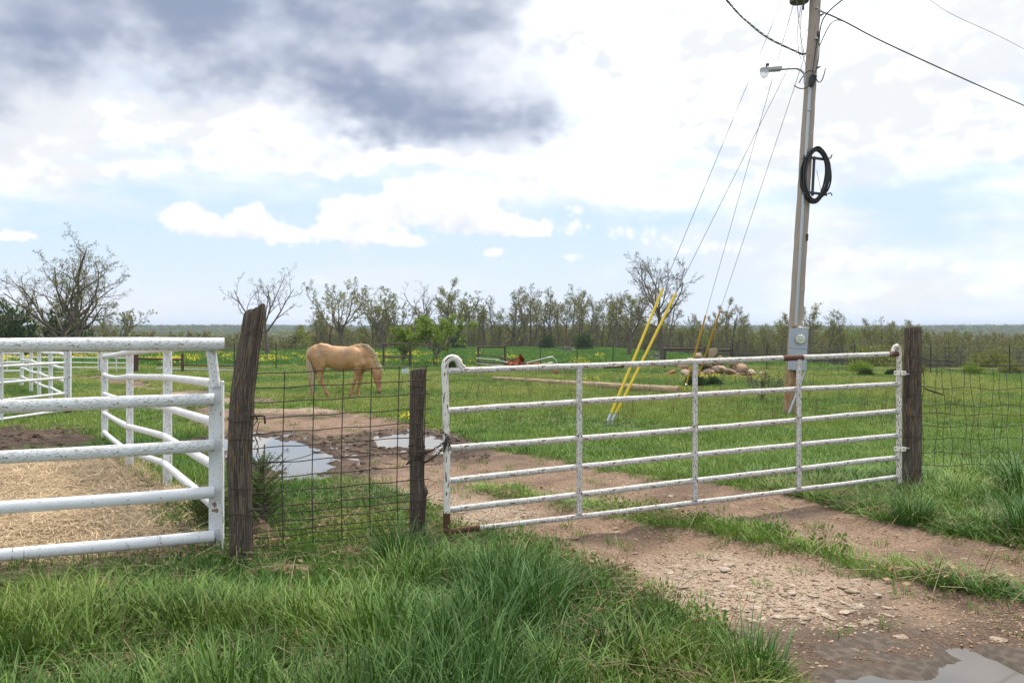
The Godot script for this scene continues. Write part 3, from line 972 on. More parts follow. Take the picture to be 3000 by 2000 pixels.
# ---------------------------------------------------------------- the white gate
func build_gate() -> void:
	var a := Vector3(-0.50, 0.0, -6.30)
	var b := Vector3(3.93, 0.0, -8.36)
	var t := thing("pipe_gate", "long white six-rail pipe gate with flaking speckled paint across the dirt drive", "gate", a)
	var run := b - a
	var ya := [1.317, 1.017, 0.728, 0.480, 0.256, 0.090]
	var yb := [1.387, 1.079, 0.808, 0.560, 0.338, 0.140]
	for k in 6:
		var pts := []
		var bow := 0.012 * sin(k * 2.3)
		var rr := []
		for i in 37:
			var q := i / 36.0
			if k == 5:
				q = lerpf(0.055, 1.0, q)
			# rails bowed and dinged by years of leaning stock
			pts.append(run * q + Vector3(0, lerpf(ya[k], yb[k], q) + bow * sin(PI * q) + 0.004 * lump_noise.get_noise_2d(q * 14.0, k * 9.0) + 0.002 * fine_noise.get_noise_2d(q * 9.0, k * 5.0), 0.008 * lump_noise.get_noise_2d(q * 9.0 + 50.0, k * 7.0)))
			rr.append((0.0248 if k < 5 else 0.022) * (1.0 + 0.035 * fine_noise.get_noise_2d(q * 8.0, 40.0 + k)))
		var o := part("rail", pipe(pts, rr, M.gate_paint, 14), t)
		if k == 5:
			o.set_meta("label", "bottom rail of the gate, rusty at its free end")
			part("rusty_rail_end", pipe([Vector3(0, ya[5], 0), run * 0.056 + Vector3(0, ya[5] + 0.003, 0)], 0.0225, M.rust, 12), t)
	# bare brown sleeves where the paint is gone
	for s in [[0.685, 0.735, 0], [0.968, 0.995, 0], [0.285, 0.325, 0]]:
		var q0: float = s[0]
		var q1: float = s[1]
		var y0 := lerpf(ya[0], yb[0], q0)
		var y1 := lerpf(ya[0], yb[0], q1)
		var low: float = 0.0 if s[0] > 0.5 else -0.006
		part("rust_patch", pipe([run * q0 + Vector3(0, y0 + low, 0), run * q1 + Vector3(0, y1 + low, 0)], 0.0275 if low == 0.0 else 0.0226, M.rust, 12), t)
	# uprights
	var up := [Vector3(0, 0.235, 0), Vector3(0, 0.7, 0), Vector3(-0.008, 1.05, 0), Vector3(-0.014, 1.31, 0)]
	var dir := run.normalized()
	for i in 7:
		var an := PI * i / 6.0
		up.append(Vector3(-0.014, 1.365, 0) + dir * (0.06 - cos(an) * 0.06) + Vector3(0, sin(an) * 0.055, 0))
	up.append(Vector3(-0.014, 1.34, 0) + dir * 0.15)
	part("upright", pipe(up, 0.0275, M.upright_paint, 14), t)
	part("rusty_upright_foot", pipe([Vector3(0.0, 0.045, 0), Vector3(0, 0.236, 0)], 0.0277, M.rust, 14), t)
	for q in [0.238, 0.478, 0.725]:
		var p := run * float(q)
		var upright_bar := part("brace", pipe([p + Vector3(0, lerpf(ya[5], yb[5], q) + 0.02, 0.012), p + Vector3(0, lerpf(ya[0], yb[0], q) - 0.015, 0.012)], 0.0235, M.gate_paint, 12), t)
		for k in 5:
			var w := p + Vector3(0, lerpf(ya[k + 1], yb[k + 1], q), 0.022)
			part("weld_bead", pipe([w + Vector3(-0.024, 0.008, 0.0), w + Vector3(-0.012, 0.021, 0.006), w + Vector3(0.012, 0.021, 0.006), w + Vector3(0.024, 0.008, 0.0)], [0.004, 0.0065, 0.006, 0.004], M.rust if k % 2 else M.gate_paint, 6), upright_bar)
	var end := [run + Vector3(0, 0.08, 0), run + Vector3(0, 0.6, 0), run + Vector3(0.0, 1.1, 0), run + Vector3(0, 1.36, 0)]
	for i in 6:
		var an := PI * i / 5.0
		end.append(run + Vector3(0, 1.43, 0) - dir * (0.045 - cos(an) * 0.045) + Vector3(0, sin(an) * 0.05 - i * 0.006, 0))
	end.append(run + Vector3(0, 1.385, 0) - dir * 0.15)
	part("upright", pipe(end, [0.0275, 0.0275, 0.0275, 0.0275, 0.026, 0.024, 0.023, 0.022, 0.02, 0.018, 0.012], M.flaking_paint, 14), t)
	for y in [0.42, 1.19]:
		var h := Shape.new()
		h.box(Vector3(0.10, 0.045, 0.075), Transform3D(Basis(Vector3.UP, 0.43), run + Vector3(0.01, y, 0)), 0.006)
		part("hinge_clamp", h.done(M.flaking_paint), t)
	# chain that ties the gate to the short post
	var ch := thing("gate_chain", "rusty slack chain looped between the gate and the short wooden post", "chain", Vector3(-0.735, 0, -6.36))
	var routes := [[Vector3(0.05, 0.69, 0.06), Vector3(0.12, 0.70, 0.09), Vector3(0.25, 0.80, 0.09)], [Vector3(0.06, 0.62, 0.06), Vector3(0.14, 0.65, 0.09), Vector3(0.25, 0.77, 0.09)], [Vector3(-0.075, 0.60, 0.0), Vector3(-0.02, 0.64, 0.07), Vector3(0.07, 0.68, 0.06)], [Vector3(0.235, 0.79, 0.05), Vector3(0.235, 0.83, 0.11), Vector3(0.22, 0.72, 0.10)], [Vector3(0.20, 0.86, 0.08), Vector3(0.27, 0.82, 0.10), Vector3(0.26, 0.74, 0.10)]]
	var link := Shape.new()
	var oval := []
	for k in 13:
		var an := TAU * k / 12.0
		oval.append(Vector3(cos(an) * 0.017, sin(an) * 0.0095, 0))
	link.tube(oval, 0.0033, 5, false)
	var lm := link.done(M.wire_rust)
	for r in routes:
		var len: float = r[0].distance_to(r[1]) + r[1].distance_to(r[2])
		var count := int(len / 0.024)
		for i in count + 1:
			var q := float(i) / count
			var p: Vector3 = r[0].lerp(r[1], q).lerp(r[1].lerp(r[2], q), q)
			var p2: Vector3 = r[0].lerp(r[1], q + 0.02).lerp(r[1].lerp(r[2], q + 0.02), q + 0.02)
			var dx := (p2 - p).normalized()
			var o := part("link", lm, ch, p)
			var side := dx.cross(Vector3(0.2, 0.9, 0.3)).normalized()
			o.basis = Basis(dx, side.cross(dx), side) * Basis(Vector3.RIGHT, 0.8 if i % 2 else -0.75)

# ---------------------------------------------------------------- wire panel
func build_panel() -> void:
	var a := Vector3(-1.815, 0, -5.80)
	var b := Vector3(-0.655, 0, -6.29)
	var t := thing("wire_panel", "rusty welded wire stock panel tied between two wooden posts", "fence panel", a)
	var run := b - a
	var ys := [1.325, 1.222, 1.12, 1.01, 0.905, 0.80, 0.69, 0.585, 0.48, 0.377, 0.325, 0.27, 0.206, 0.165, 0.10, 0.047]
	for i in ys.size():
		var pts := []
		for k in 13:
			var q := k / 12.0
			pts.append(run * (q * 1.03 - 0.01) + Vector3(0, ys[i] + (0.03 - 0.028 * float(i) / ys.size()) * q * 1.0 + 0.004 * sin(k * 1.7 + i), 0.006 * sin(k * 0.9 + i * 2.0)))
		part("horizontal_wire", pipe(pts, 0.0038, M.wire_rust, 5), t)
	for k in 7:
		var q := k / 6.0
		var p := run * q
		part("vertical_wire", pipe([p + Vector3(0, 1.335 + 0.03 * q, 0.007), p + Vector3(-0.012, 0.9, 0.007), p + Vector3(-0.018, 0.5, 0.012), p + Vector3(-0.01, 0.03 + 0.02 * (k % 3), 0.004)], 0.0038, M.wire_rust, 5), t)
	# a loose strand of old wire caught in the mesh
	part("loose_wire", pipe([Vector3(-0.09, 0.70, 0.09), Vector3(0.0, 0.705, 0.02), Vector3(0.2, 0.70, -0.06), Vector3(0.31, 0.72, -0.12), Vector3(0.45, 0.765, -0.17), Vector3(0.52, 0.76, -0.2), Vector3(0.585, 0.70, -0.24), Vector3(0.68, 0.735, -0.26), Vector3(0.76, 0.725, -0.3), Vector3(0.85, 0.69, -0.34)], 0.0028, M.wire_rust, 5), t)
	for y in [0.80, 0.96]:
		part("loose_wire", pipe([Vector3(0.0, y, 0.01), Vector3(0.03, y + 0.05, 0.02), Vector3(0.01, y + 0.09, 0.03), Vector3(0.035, y + 0.02, 0.02), Vector3(0.02, y - 0.05, 0.02), Vector3(0.05, y - 0.1, 0.01)], 0.0028, M.wire_rust, 5), t)

# ---------------------------------------------------------------- white corral
func line(a: Vector3, b: Vector3, n := 2) -> Array:
	var out := []
	for i in n:
		out.append(a.lerp(b, float(i) / (n - 1)))
	return out

func build_corral() -> void:
	# the fence nearest the camera
	var e := Vector3(-2.15, 0, -5.97)
	var along := Vector3(-1.23, 0, 0.53).normalized()
	var t := thing("pipe_fence", "white five-rail pipe fence beside the straw, with thick rails nearest the camera", "fence", e)
	var ys := [1.535, 1.132, 0.80, 0.466, 0.151]
	for k in 5:
		var start := Vector3(0.055, ys[k] - 0.004, -0.02) if k == 0 else Vector3(0, ys[k], 0.03)
		var pts := []
		for i in 9:
			pts.append(start + along * (i / 8.0 * 4.1) + Vector3(0, (0.018 if k == 0 else 0.006) * i / 8.0, 0) + Vector3(0, 0.004 * sin(i * 1.3 + k), 0))
		part("rail", pipe(pts, [0.047, 0.0445, 0.044, 0.043, 0.0425][k], M.corral_paint if k < 3 else M.corral_clean, 20), t)
	var s := Shape.new()
	s.box(Vector3(0.105, 1.40, 0.012), Transform3D(Basis(Vector3.UP, 0.2), Vector3(-0.005, 0.565, -0.03)), 0.003)
	part("post_web", s.done(M.corral_clean), t)
	s = Shape.new()
	s.box(Vector3(0.010, 1.395, 0.085), Transform3D(Basis(Vector3.UP, 0.2), Vector3(0.054, 0.565, 0.004)), 0.003)
	part("post_flange", s.done(M.corral_clean), t)
	part("post_top", pipe([Vector3(-0.005, 1.22, -0.02), Vector3(-0.05, 1.53, -0.03)], 0.036, M.corral_paint, 16), t)
	s = Shape.new()
	s.box(Vector3(0.07, 0.08, 0.05), Transform3D(Basis(), Vector3(0.04, 0.02, 0.01)), 0.01)
	part("rusted_foot", s.done(M.rust), t)
	part("post", pipe([along * 4.0 + Vector3(0, -0.3, -0.06), along * 4.0 + Vector3(0, 1.53, -0.06)], 0.045, M.corral_paint, 14), t)
	# the side of the pen, running back from the end post
	t = thing("pipe_fence", "white pen fence with bent round rails running back behind the near rails", "fence", e)
	var posts := [Vector3(0, 0, -0.10), Vector3(-3.62, 0, -8.65) - e, Vector3(-4.62, 0, -9.95) - e, Vector3(-6.68, 0, -13.5) - e]
	var tops := [1.5, 1.42, 1.34, 1.22]
	for k in [1, 2, 3]:
		var p: Vector3 = posts[k] + e
		var g := ground(p.x, p.z)
		part("post", pipe([Vector3(posts[k].x, g - 0.3, posts[k].z), Vector3(posts[k].x, tops[k], posts[k].z)], [0.0, 0.046, 0.041, 0.052][k], M.corral_paint, 14), t)
	var rails := [[1.53, 1.42, 1.355, 1.19], [1.235, 1.13, 1.07, 0.88], [0.955, 0.83, 0.765, 0.56], [0.65, 0.525, 0.455, 0.25], [0.36, 0.23, 0.155, -0.05]]
	for k in 5:
		var pts := []
		for i in 25:
			var q := i / 24.0 * 3.0
			var j := mini(int(q), 2)
			var p: Vector3 = posts[j].lerp(posts[j + 1], q - j)
			var y := lerpf(rails[k][j], rails[k][j + 1], q - j)
			pts.append(Vector3(p.x - 0.05 * (1.0 - q / 3.0), y + 0.008 * sin(q * 1.7 + k * 1.3) - (0.03 * sin(PI * (q - 2.0)) * (1.0 if k == 1 else 0.2) if q > 2.0 else 0.0), p.z + 0.02))
		part("rail", pipe(pts, 0.0345, M.corral_paint, 14), t)
	# pens farther back
	var a := Vector3(-9.66, 0, -17.9)
	var ga := ground(a.x, a.z)
	t = thing("pen_gate", "white tubular gate swung toward the camera beyond the pen fence", "gate", a)
	var run := Vector3(-0.35, 0, 3.6)
	for y in [1.40, 1.12, 0.80, 0.46, 0.10]:
		part("rail", pipe([Vector3(0, ga + y, 0), run + Vector3(0, ga + y + 0.03, 0)], 0.028, M.corral_paint, 10), t)
	for q in [0.03, 0.56, 0.98]:
		part("upright", pipe([run * q + Vector3(0.01, ga + 0.08, 0), run * q + Vector3(0.01, ga + 1.42, 0)], 0.028, M.corral_paint, 10), t)
	t = thing("pen_fence", "white pipe fence receding to the far left from a square white post", "fence", a)
	var s2 := Shape.new()
	s2.box(Vector3(0.13, 1.85, 0.13), Transform3D(Basis(Vector3.UP, 0.3), Vector3(0, ga + 0.575, 0)), 0.01)
	part("square_post", s2.done(M.corral_paint), t)
	s2 = Shape.new()
	s2.box(Vector3(0.16, 0.14, 0.16), Transform3D(Basis(Vector3.UP, 0.3), Vector3(0.0, ga + 0.03, 0)), 0.02)
	part("rusty_post_foot", s2.done(M.rust), t)
	var back := Vector3(-16.2, 0, -27.2) - a
	for q in [0.28, 0.52, 0.72, 1.0]:
		var p := a + back * float(q)
		part("post", pipe([back * q + Vector3(0, ground(p.x, p.z) - 0.3, 0), back * q + Vector3(0, ground(p.x, p.z) + 1.36, 0)], 0.055 if q == 1.0 else 0.048, M.corral_paint, 12), t)
	for y in [1.32, 1.02, 0.72, 0.44]:
		var pts := []
		for i in 9:
			var p := a + back * (i / 8.0)
			pts.append(back * (i / 8.0) + Vector3(0.03, ground(p.x, p.z) * 0.3 + (ga - 0.05) * 0.7 + y - 0.12 * i / 8.0 + 0.015 * sin(i * 1.9 + y * 9.0), 0.05))
		part("rail", pipe(pts, 0.034, M.corral_paint, 10), t)
	# thin panels closing the lane at the back
	for pn in [[Vector3(-23.0, 0, -37.5), Vector3(-18.2, 0, -36.2), "white five-rail panel closing the far end of the lane, nearer the corral"], [Vector3(-18.1, 0, -36.2), Vector3(-16.6, 0, -36.0), "short white panel hung on the brown corner post at the lane end"]]:
		t = thing("lane_panel", pn[2], "panel", pn[0])
		run = pn[1] - pn[0]
		for k in 5:
			part("rail", pipe(line(Vector3(0, -0.33 + 0.22 * k, 0), run + Vector3(0, -0.33 + 0.22 * k, 0)), 0.027, M.corral_paint, 8), t)
		for q in [0.0, 0.5, 1.0]:
			part("upright", pipe([run * q + Vector3(0, -0.45, 0), run * q + Vector3(0, 0.58, 0)], 0.027, M.corral_paint, 8), t)
	t = thing("pen_fence", "white level rails of the pen behind the swung white gate at the left edge", "fence", Vector3(-16.3, 0, -27.3))
	for y in [0.80, 0.50, 0.22, -0.06]:
		part("rail", pipe([Vector3(0, y, 0), Vector3(-6.5, y - 0.03, 0.6)], 0.035, M.corral_paint, 10), t)
	for x in [-3.1, -6.4]:
		part("post", pipe([Vector3(x, -0.6, 0.3), Vector3(x, 0.9, 0.3)], 0.05, M.corral_paint, 10), t)
	# dark pipe corner beyond the lane
	t = thing("pipe_brace", "dark brown pipe corner with two rails at the end of the lane", "fence brace", Vector3(-16.45, -0.35, -36.0))
	part("post", pipe([Vector3(0, -0.3, 0), Vector3(0, 0.86, 0)], 0.11, M.pipe_brown, 12), t)
	part("post", pipe([Vector3(2.0, -0.3, -0.1), Vector3(2.0, 0.88, -0.1)], 0.06, M.pipe_brown, 10), t)
	part("rail", pipe([Vector3(0, 0.66, 0), Vector3(2.0, 0.60, -0.1)], 0.05, M.pipe_brown, 8), t)
	part("rail", pipe([Vector3(0.9, 0.40, 0), Vector3(4.6, 0.30, -0.4)], 0.035, M.pipe_brown, 8), t)
	part("rail", pipe([Vector3(0.9, 0.22, 0), Vector3(4.6, 0.10, -0.4)], 0.03, M.galvanized, 8), t)

# ---------------------------------------------------------------- wire fences
func build_fences() -> void:
	# woven wire right of the gate post
	var a := Vector3(4.22, 0, -8.50)
	var t := thing("woven_wire_fence", "sagging grey woven wire fence running from the gate post to the right edge", "fence", a)
	var ys := [1.235, 1.04, 0.86, 0.765, 0.64, 0.51, 0.36, 0.23]
	var wide := 2.6
	var sag := func(x: float, y: float) -> float: return -0.05 * sin(PI * x / wide) * y
	for i in ys.size():
		var pts := []
		for k in 27:
			var x := wide * k / 26.0
			pts.append(Vector3(x, ys[i] + sag.call(x, ys[i]) * 0.6 + 0.012 * sin(k * 1.1 + i * 2.0), -0.1 * x + 0.012 * sin(k * 0.8 + i)))
		part("horizontal_wire", pipe(pts, 0.0034, M.wire_rust, 5), t)
	for k in 25:
		var x := 0.04 + 0.104 * k + 0.012 * sin(k * 2.1)
		var pts := []
		for i in 9:
			var y := lerpf(1.235, 0.22, i / 8.0)
			pts.append(Vector3(x + 0.016 * sin(i * 1.3 + k * 1.9) + (0.02 * sin(i * 0.4) if k % 3 else -0.02), y + sag.call(x, y) * 0.6, -0.1 * x + 0.006 * sin(i + k)))
		part("vertical_wire", pipe(pts, 0.0027, M.wire_rust, 4), t)
	var barb := [Vector3(-0.1, 1.335, 0.03), Vector3(0.25, 1.31, 0), Vector3(0.55, 1.265, -0.05), Vector3(0.8, 1.255, -0.08), Vector3(1.4, 1.27, -0.14), Vector3(2.6, 1.29, -0.26)]
	part("barbed_wire", pipe(barb, 0.0036, M.wire_rust, 5), t)
	for k in 16:
		var q := k * 0.16
		var j := 0
		while j < barb.size() - 2 and barb[j + 1].x < q:
			j += 1
		var p: Vector3 = barb[j].lerp(barb[j + 1], clampf((q - barb[j].x) / (barb[j + 1].x - barb[j].x), 0, 1))
		part("barb", pipe([p + Vector3(-0.012, -0.012, 0.008), p, p + Vector3(0.012, 0.013, -0.006)], 0.0018, M.wire_grey, 4), t)
	part("post", timber([Vector3(2.62, -0.4, -0.26), Vector3(2.62, 1.35, -0.26)], [0.06, 0.055], 44, M.old_wood, 0.008, 24, 0.01), t)
	part("broken_rail_stub", pipe([Vector3(0.0, 1.03, 0.06), Vector3(0.12, 0.99, 0.07), Vector3(0.20, 0.965, 0.07)], [0.008, 0.010, 0.006], M.old_wood, 7), t)
	# the far stock fence along the meadow: steel posts and a fine net
	var f0 := Vector3(-14.3, 0, -37.5)
	var corners := [f0, Vector3(-5.6, 0, -42.0), Vector3(-0.2, 0, -42.3), Vector3(8.6, 0, -39.6), Vector3(13.0, 0, -36.5), Vector3(22.0, 0, -34.5), Vector3(30.0, 0, -33.0)]
	t = thing("stock_fence", "fine wire stock fence on dark steel posts along the near edge of the meadow", "fence", f0)
	for us in [-12.9, -11.2, -9.4, -7.6, -4.0, -3.3, 1.45, 3.25, 5.0, 6.5, 10.3, 11.6, 15.0, 18.0, 21.0]:
		var z := along_fence(corners, us)
		var g := ground(us, z)
		part("post", pipe([Vector3(us, g - 0.3, z) - f0, Vector3(us + rng.randf_range(-0.02, 0.02), g + 1.25, z) - f0], 0.024, M.green_post, 6), t)
	var s := Shape.new()
	for h in [0.12, 0.27, 0.44, 0.62, 0.82, 1.02, 1.18]:
		var pts := []
		for i in 61:
			var x := lerpf(f0.x, 29.0, i / 60.0)
			var z := along_fence(corners, x)
			pts.append(Vector3(x, ground(x, z) * 0.5 + land(x, z) * 0.5 + h, z) - f0)
		s.tube(pts, 0.005, 3, false)
	for i in 290:
		var x := lerpf(f0.x, 29.0, i / 290.0)
		var z := along_fence(corners, x)
		var g := land(x, z)
		s.tube([Vector3(x, g + 0.1, z) - f0, Vector3(x, g + 1.18, z) - f0], 0.004, 3, false)
	var net := part("wire_net", s.done(M.wire_grey), t)
	net.set_meta("kind", "stuff")
	# braces of old pipe
	brace("dark pipe brace of two posts and two rails behind the horse's head", Vector3(-6.62, 0, -42.4), Vector3(-5.22, 0, -42.2), 1.22, 2)
	brace("dark pipe brace frame behind the rusted scrap sheet", Vector3(-1.72, 0, -42.0), Vector3(-0.36, 0, -41.9), 1.05, 1)
	brace("long low dark pipe brace left of the stone pile", Vector3(7.35, 0, -39.6), Vector3(9.2, 0, -39.2), 1.0, 1)
	brace("dark pipe brace showing just right of the stone pile", Vector3(9.35, 0, -39.0), Vector3(10.35, 0, -38.8), 0.95, 2)

func along_fence(c: Array, x: float) -> float:
	for i in c.size() - 1:
		if x <= c[i + 1].x:
			return lerpf(c[i].z, c[i + 1].z, clampf((x - c[i].x) / (c[i + 1].x - c[i].x), 0, 1))
	return c[c.size() - 1].z

func brace(label: String, a: Vector3, b: Vector3, h: float, rails: int) -> void:
	var t := thing("pipe_brace", label, "fence brace", a)
	var ga := ground(a.x, a.z)
	var gb := ground(b.x, b.z)
	part("post", pipe([Vector3(0, ga - 0.3, 0), Vector3(0, ga + h, 0)], 0.055, M.pipe_brown, 10), t)
	part("post", pipe([b - a + Vector3(0, gb - 0.3, 0), b - a + Vector3(0, gb + h + 0.06, 0)], 0.075 if rails == 2 else 0.055, M.pipe_brown, 10), t)
	part("rail", pipe([Vector3(-0.05, ga + h - 0.02, 0), b - a + Vector3(0.02, gb + h - 0.02, 0)], 0.05, M.pipe_brown, 10), t)
	if rails == 2:
		part("rail", pipe([Vector3(0, ga + h * 0.42, 0), b - a + Vector3(0, gb + h * 0.42, 0)], 0.04, M.pipe_brown, 8), t)

# ---------------------------------------------------------------- utility pole and what hangs on it
func pole_at(y: float) -> Vector3:
	return Vector3(6.12 + 0.0606 * (y + 0.22), y, -18.1)

func build_pole() -> void:
	var g := ground(6.12, -18.1)
	var t := thing("utility_pole", "tall leaning grey wooden utility pole standing in the pasture", "utility pole", Vector3(6.12, 0, -18.1))
	var base := Vector3(6.12, 0, -18.1)
	var pts := []
	var rad := []
	for i in 15:
		var y := lerpf(1.15, 11.6, i / 14.0)
		pts.append(pole_at(y) - base)
		rad.append(lerpf(0.150, 0.106, i / 14.0))
	part("pole", timber(pts, rad, 51, M.pole_wood, 0.005, 40, 0.0), t)
	part("pole_foot", timber([pole_at(g - 0.4) - base, pole_at(1.17) - base], [0.159, 0.1495], 52, M.pole_wood_low, 0.005, 40, 0.0), t).set_meta("label", "brown weathered foot of the pole below the meter cabinet")
	for q in [[2.5, 0.05, 0.13], [2.9, -0.06, 0.125], [4.1, 0.08, 0.105], [5.9, 0.04, 0.12], [8.0, 0.02, 0.12]]:
		var s0 := Shape.new()
		s0.box(Vector3(0.03, 0.05, 0.006), Transform3D(Basis(Vector3.UP, q[1] * 6.0), pole_at(q[0]) - base + Vector3(q[1], 0, q[2])), 0.001)
		part("tag", s0.done(M.galvanized), t)
	pts = []
	for i in 9:
		pts.append(pole_at(lerpf(1.62, 6.95, i / 8.0)) - base + Vector3(-0.045, 0, 0.148 - 0.0035 * i))
	part("conduit", pipe(pts, 0.036, M.galvanized, 12), t)
	for y in [1.86, 3.4, 5.0, 6.4]:
		part("conduit_strap", pipe([pole_at(y - 0.02) - base + Vector3(-0.045, 0, 0.146), pole_at(y + 0.02) - base + Vector3(-0.045, 0, 0.146)], 0.0415, M.galvanized, 12), t)
	# weather head and loose service leads
	part("weatherhead", pipe([pole_at(6.9) - base + Vector3(-0.04, 0, 0.15), pole_at(7.08) - base + Vector3(-0.02, 0, 0.19), pole_at(7.15) - base + Vector3(-0.0, 0, 0.24)], [0.055, 0.085, 0.06], M.black_steel, 12), t)
	for a in [[Vector3(-0.05, 7.12, 0.22), Vector3(-0.02, 7.45, 0.2), Vector3(0.05, 7.85, 0.13), Vector3(0.06, 8.12, 0.12)], [Vector3(0.0, 7.14, 0.24), Vector3(0.10, 7.4, 0.2), Vector3(0.12, 7.8, 0.13), Vector3(0.06, 8.13, 0.12)], [Vector3(0.0, 7.1, 0.24), Vector3(-0.05, 6.85, 0.26), Vector3(-0.25, 6.75, 0.22), Vector3(-0.42, 6.92, 0.2)], [Vector3(0.02, 7.1, 0.24), Vector3(0.1, 6.9, 0.22), Vector3(0.2, 6.93, 0.18), Vector3(0.26, 7.3, 0.15)], [Vector3(-0.28, 7.0, 0.1), Vector3(-0.2, 7.2, 0.14), Vector3(-0.1, 7.3, 0.18), Vector3(0.0, 7.2, 0.22)]]:
		var c := []
		for i in 9:
			var q := i / 8.0
			var b: Vector3 = a[0].lerp(a[1], q).lerp(a[1].lerp(a[2], q), q).lerp(a[1].lerp(a[2], q).lerp(a[2].lerp(a[3], q), q), q)
			c.append(Vector3(0.0606 * (b.y + 0.22) + b.x, b.y, b.z))
		part("service_lead", pipe(c, 0.011, M.black_rubber, 6), t)
	for a in [[8.62, -0.03, 0.11], [8.55, 0.06, 0.11], [8.5, 0.13, 0.06], [7.95, 0.0, 0.12], [7.35, 0.13, 0.05]]:
		var p := pole_at(a[0]) - base + Vector3(a[1], 0, a[2])
		part("bolt", pipe([p + Vector3(-0.01, 0, -0.05), p + Vector3(0.03, 0.01, 0.05)], 0.022, M.galvanized, 8), t)
	part("old_bracket_mark", pipe([pole_at(3.55) - base + Vector3(0.09, 0, 0.1), pole_at(3.7) - base + Vector3(0.09, 0, 0.1)], 0.035, M.pipe_brown, 6), t)
	# meter cabinet
	var at := pole_at(1.18) + Vector3(-0.0, 0, 0.24)
	t = thing("meter_cabinet", "blue-grey steel electric meter cabinet on the utility pole", "meter box", at)
	var turn := Basis(Vector3.BACK, -0.055) * Basis(Vector3.UP, -0.16)
	t.basis = turn
	var s := Shape.new()
	s.box(Vector3(0.365, 0.44, 0.15), Transform3D(Basis(), Vector3(0, 0.235, 0)), 0.008)
	part("upper_door", s.done(M.grey_steel), t)
	s = Shape.new()
	s.box(Vector3(0.365, 0.46, 0.147), Transform3D(Basis(), Vector3(0, -0.218, 0)), 0.008)
	part("lower_door", s.done(M.grey_steel), t)
	s = Shape.new()
	s.box(Vector3(0.34, 0.88, 0.05), Transform3D(Basis(), Vector3(0, 0.0, -0.08)), 0.004)
	part("back_plate", s.done(M.grey_steel_dark), t)
	s = Shape.new()
	s.box(Vector3(0.04, 0.035, 0.02), Transform3D(Basis(), Vector3(0.02, -0.455, 0.06)), 0.003)
	part("hasp", s.done(M.galvanized), t)
	var meter := part("meter", pipe([Vector3(0.02, 0.235, 0.07), Vector3(0.02, 0.235, 0.115)], 0.108, M.galvanized, 28), t)
	part("dial_face", pipe([Vector3(0.02, 0.235, 0.115), Vector3(0.02, 0.235, 0.135)], 0.095, M.meter_face, 28), meter)
	s = Shape.new()
	s.box(Vector3(0.10, 0.022, 0.004), Transform3D(Basis(), Vector3(0.005, 0.27, 0.138)))
	for k in 5:
		s.box(Vector3(0.012, 0.010, 0.004), Transform3D(Basis(), Vector3(-0.03 + 0.024 * k, 0.215, 0.138)))
	part("dial_print", s.done(M.print_black), meter)
	var dome := Shape.new()
	var prof := []
	for k in 7:
		prof.append(Vector3(0.02, 0.235, 0.118 + 0.03 * sin(k / 6.0 * PI / 2)))
	dome.tube(prof, [0.1, 0.1, 0.098, 0.094, 0.084, 0.06, 0.01], 24, true)
	part("glass_cover", dome.done(M.clear_glass), meter)
	part("ground_conduit", pipe([Vector3(0.17, -0.40, 0.0), Vector3(0.16, -0.5, 0.02), Vector3(-0.13, -1.42, 0.06)], 0.03, M.galvanized, 10), t)
	# rags and a nest on top of the cabinet
	var rag := Shape.new()
	rock(rag, Vector3(0.13, 0.47, 0.0), Vector3(0.13, 0.04, 0.08), 7, 8, 12, 14)
	rock(rag, Vector3(0.03, 0.475, 0.03), Vector3(0.07, 0.045, 0.06), 8, 8, 12, 14)
	solo("rag", rag.done(M.rag_white), "torn white rag stuffed on top of the meter cabinet", "rag").transform = Transform3D(turn, at)
	rag = Shape.new()
	rock(rag, Vector3(-0.12, 0.485, 0.02), Vector3(0.065, 0.05, 0.06), 9, 8, 12, 10)
	solo("wasp_nest", rag.done(M.rag_brown), "small brown nest on the left corner of the meter cabinet", "nest").transform = Transform3D(turn, at)
	# yard light
	var lp := Vector3(5.50, 7.24, -17.95)
	t = thing("yard_light", "grey yard light with a glass globe on an arm of the utility pole", "lamp", lp)
	part("arm", pipe([Vector3(0.36, 0.04, 0), Vector3(0.55, 0.055, 0), Vector3(0.70, 0.06, 0), Vector3(0.80, 0.02, 0), Vector3(0.87, -0.05, 0), Vector3(0.885, -0.14, 0), Vector3(0.885, -0.27, 0)], 0.024, M.lamp_metal, 10), t)
	s = Shape.new()
	s.box(Vector3(0.35, 0.105, 0.15), Transform3D(Basis(Vector3.BACK, 0.06), Vector3(0.20, 0.05, 0)), 0.02)
	var housing := part("housing", s.done(M.lamp_metal), t)
	part("photocell", pipe([Vector3(0.07, 0.09, 0), Vector3(0.07, 0.165, 0)], [0.043, 0.038], M.black_steel, 14), housing)
	part("globe_collar", pipe([Vector3(0, 0.07, 0), Vector3(0, 0.0, 0)], [0.085, 0.105], M.lamp_metal, 18), t)
	part("globe", pipe([Vector3(0, 0.0, 0), Vector3(0, -0.05, 0), Vector3(0, -0.11, 0), Vector3(0, -0.14, 0)], [0.103, 0.1, 0.085, 0.05], M.lamp_glass, 18), t)
	# transformer
	var tp := Vector3(6.28, 8.76, -18.0)
	t = thing("transformer", "dark green transformer can at the top edge of the picture", "transformer", tp)
	part("tank", pipe([Vector3(0, 0, 0), Vector3(0, 0.02, 0), Vector3(0, 0.75, 0), Vector3(0, 0.82, 0)], [0.195, 0.205, 0.205, 0.15], M.tank_green, 22), t)
	part("bushing", pipe([Vector3(0, 0.82, 0), Vector3(0, 1.0, 0)], 0.04, M.rag_brown, 10), t)
	s = Shape.new()
	s.box(Vector3(0.22, 0.3, 0.06), Transform3D(Basis(), Vector3(0.27, 0.4, 0)), 0.01)
	part("hanger", s.done(M.galvanized), t)
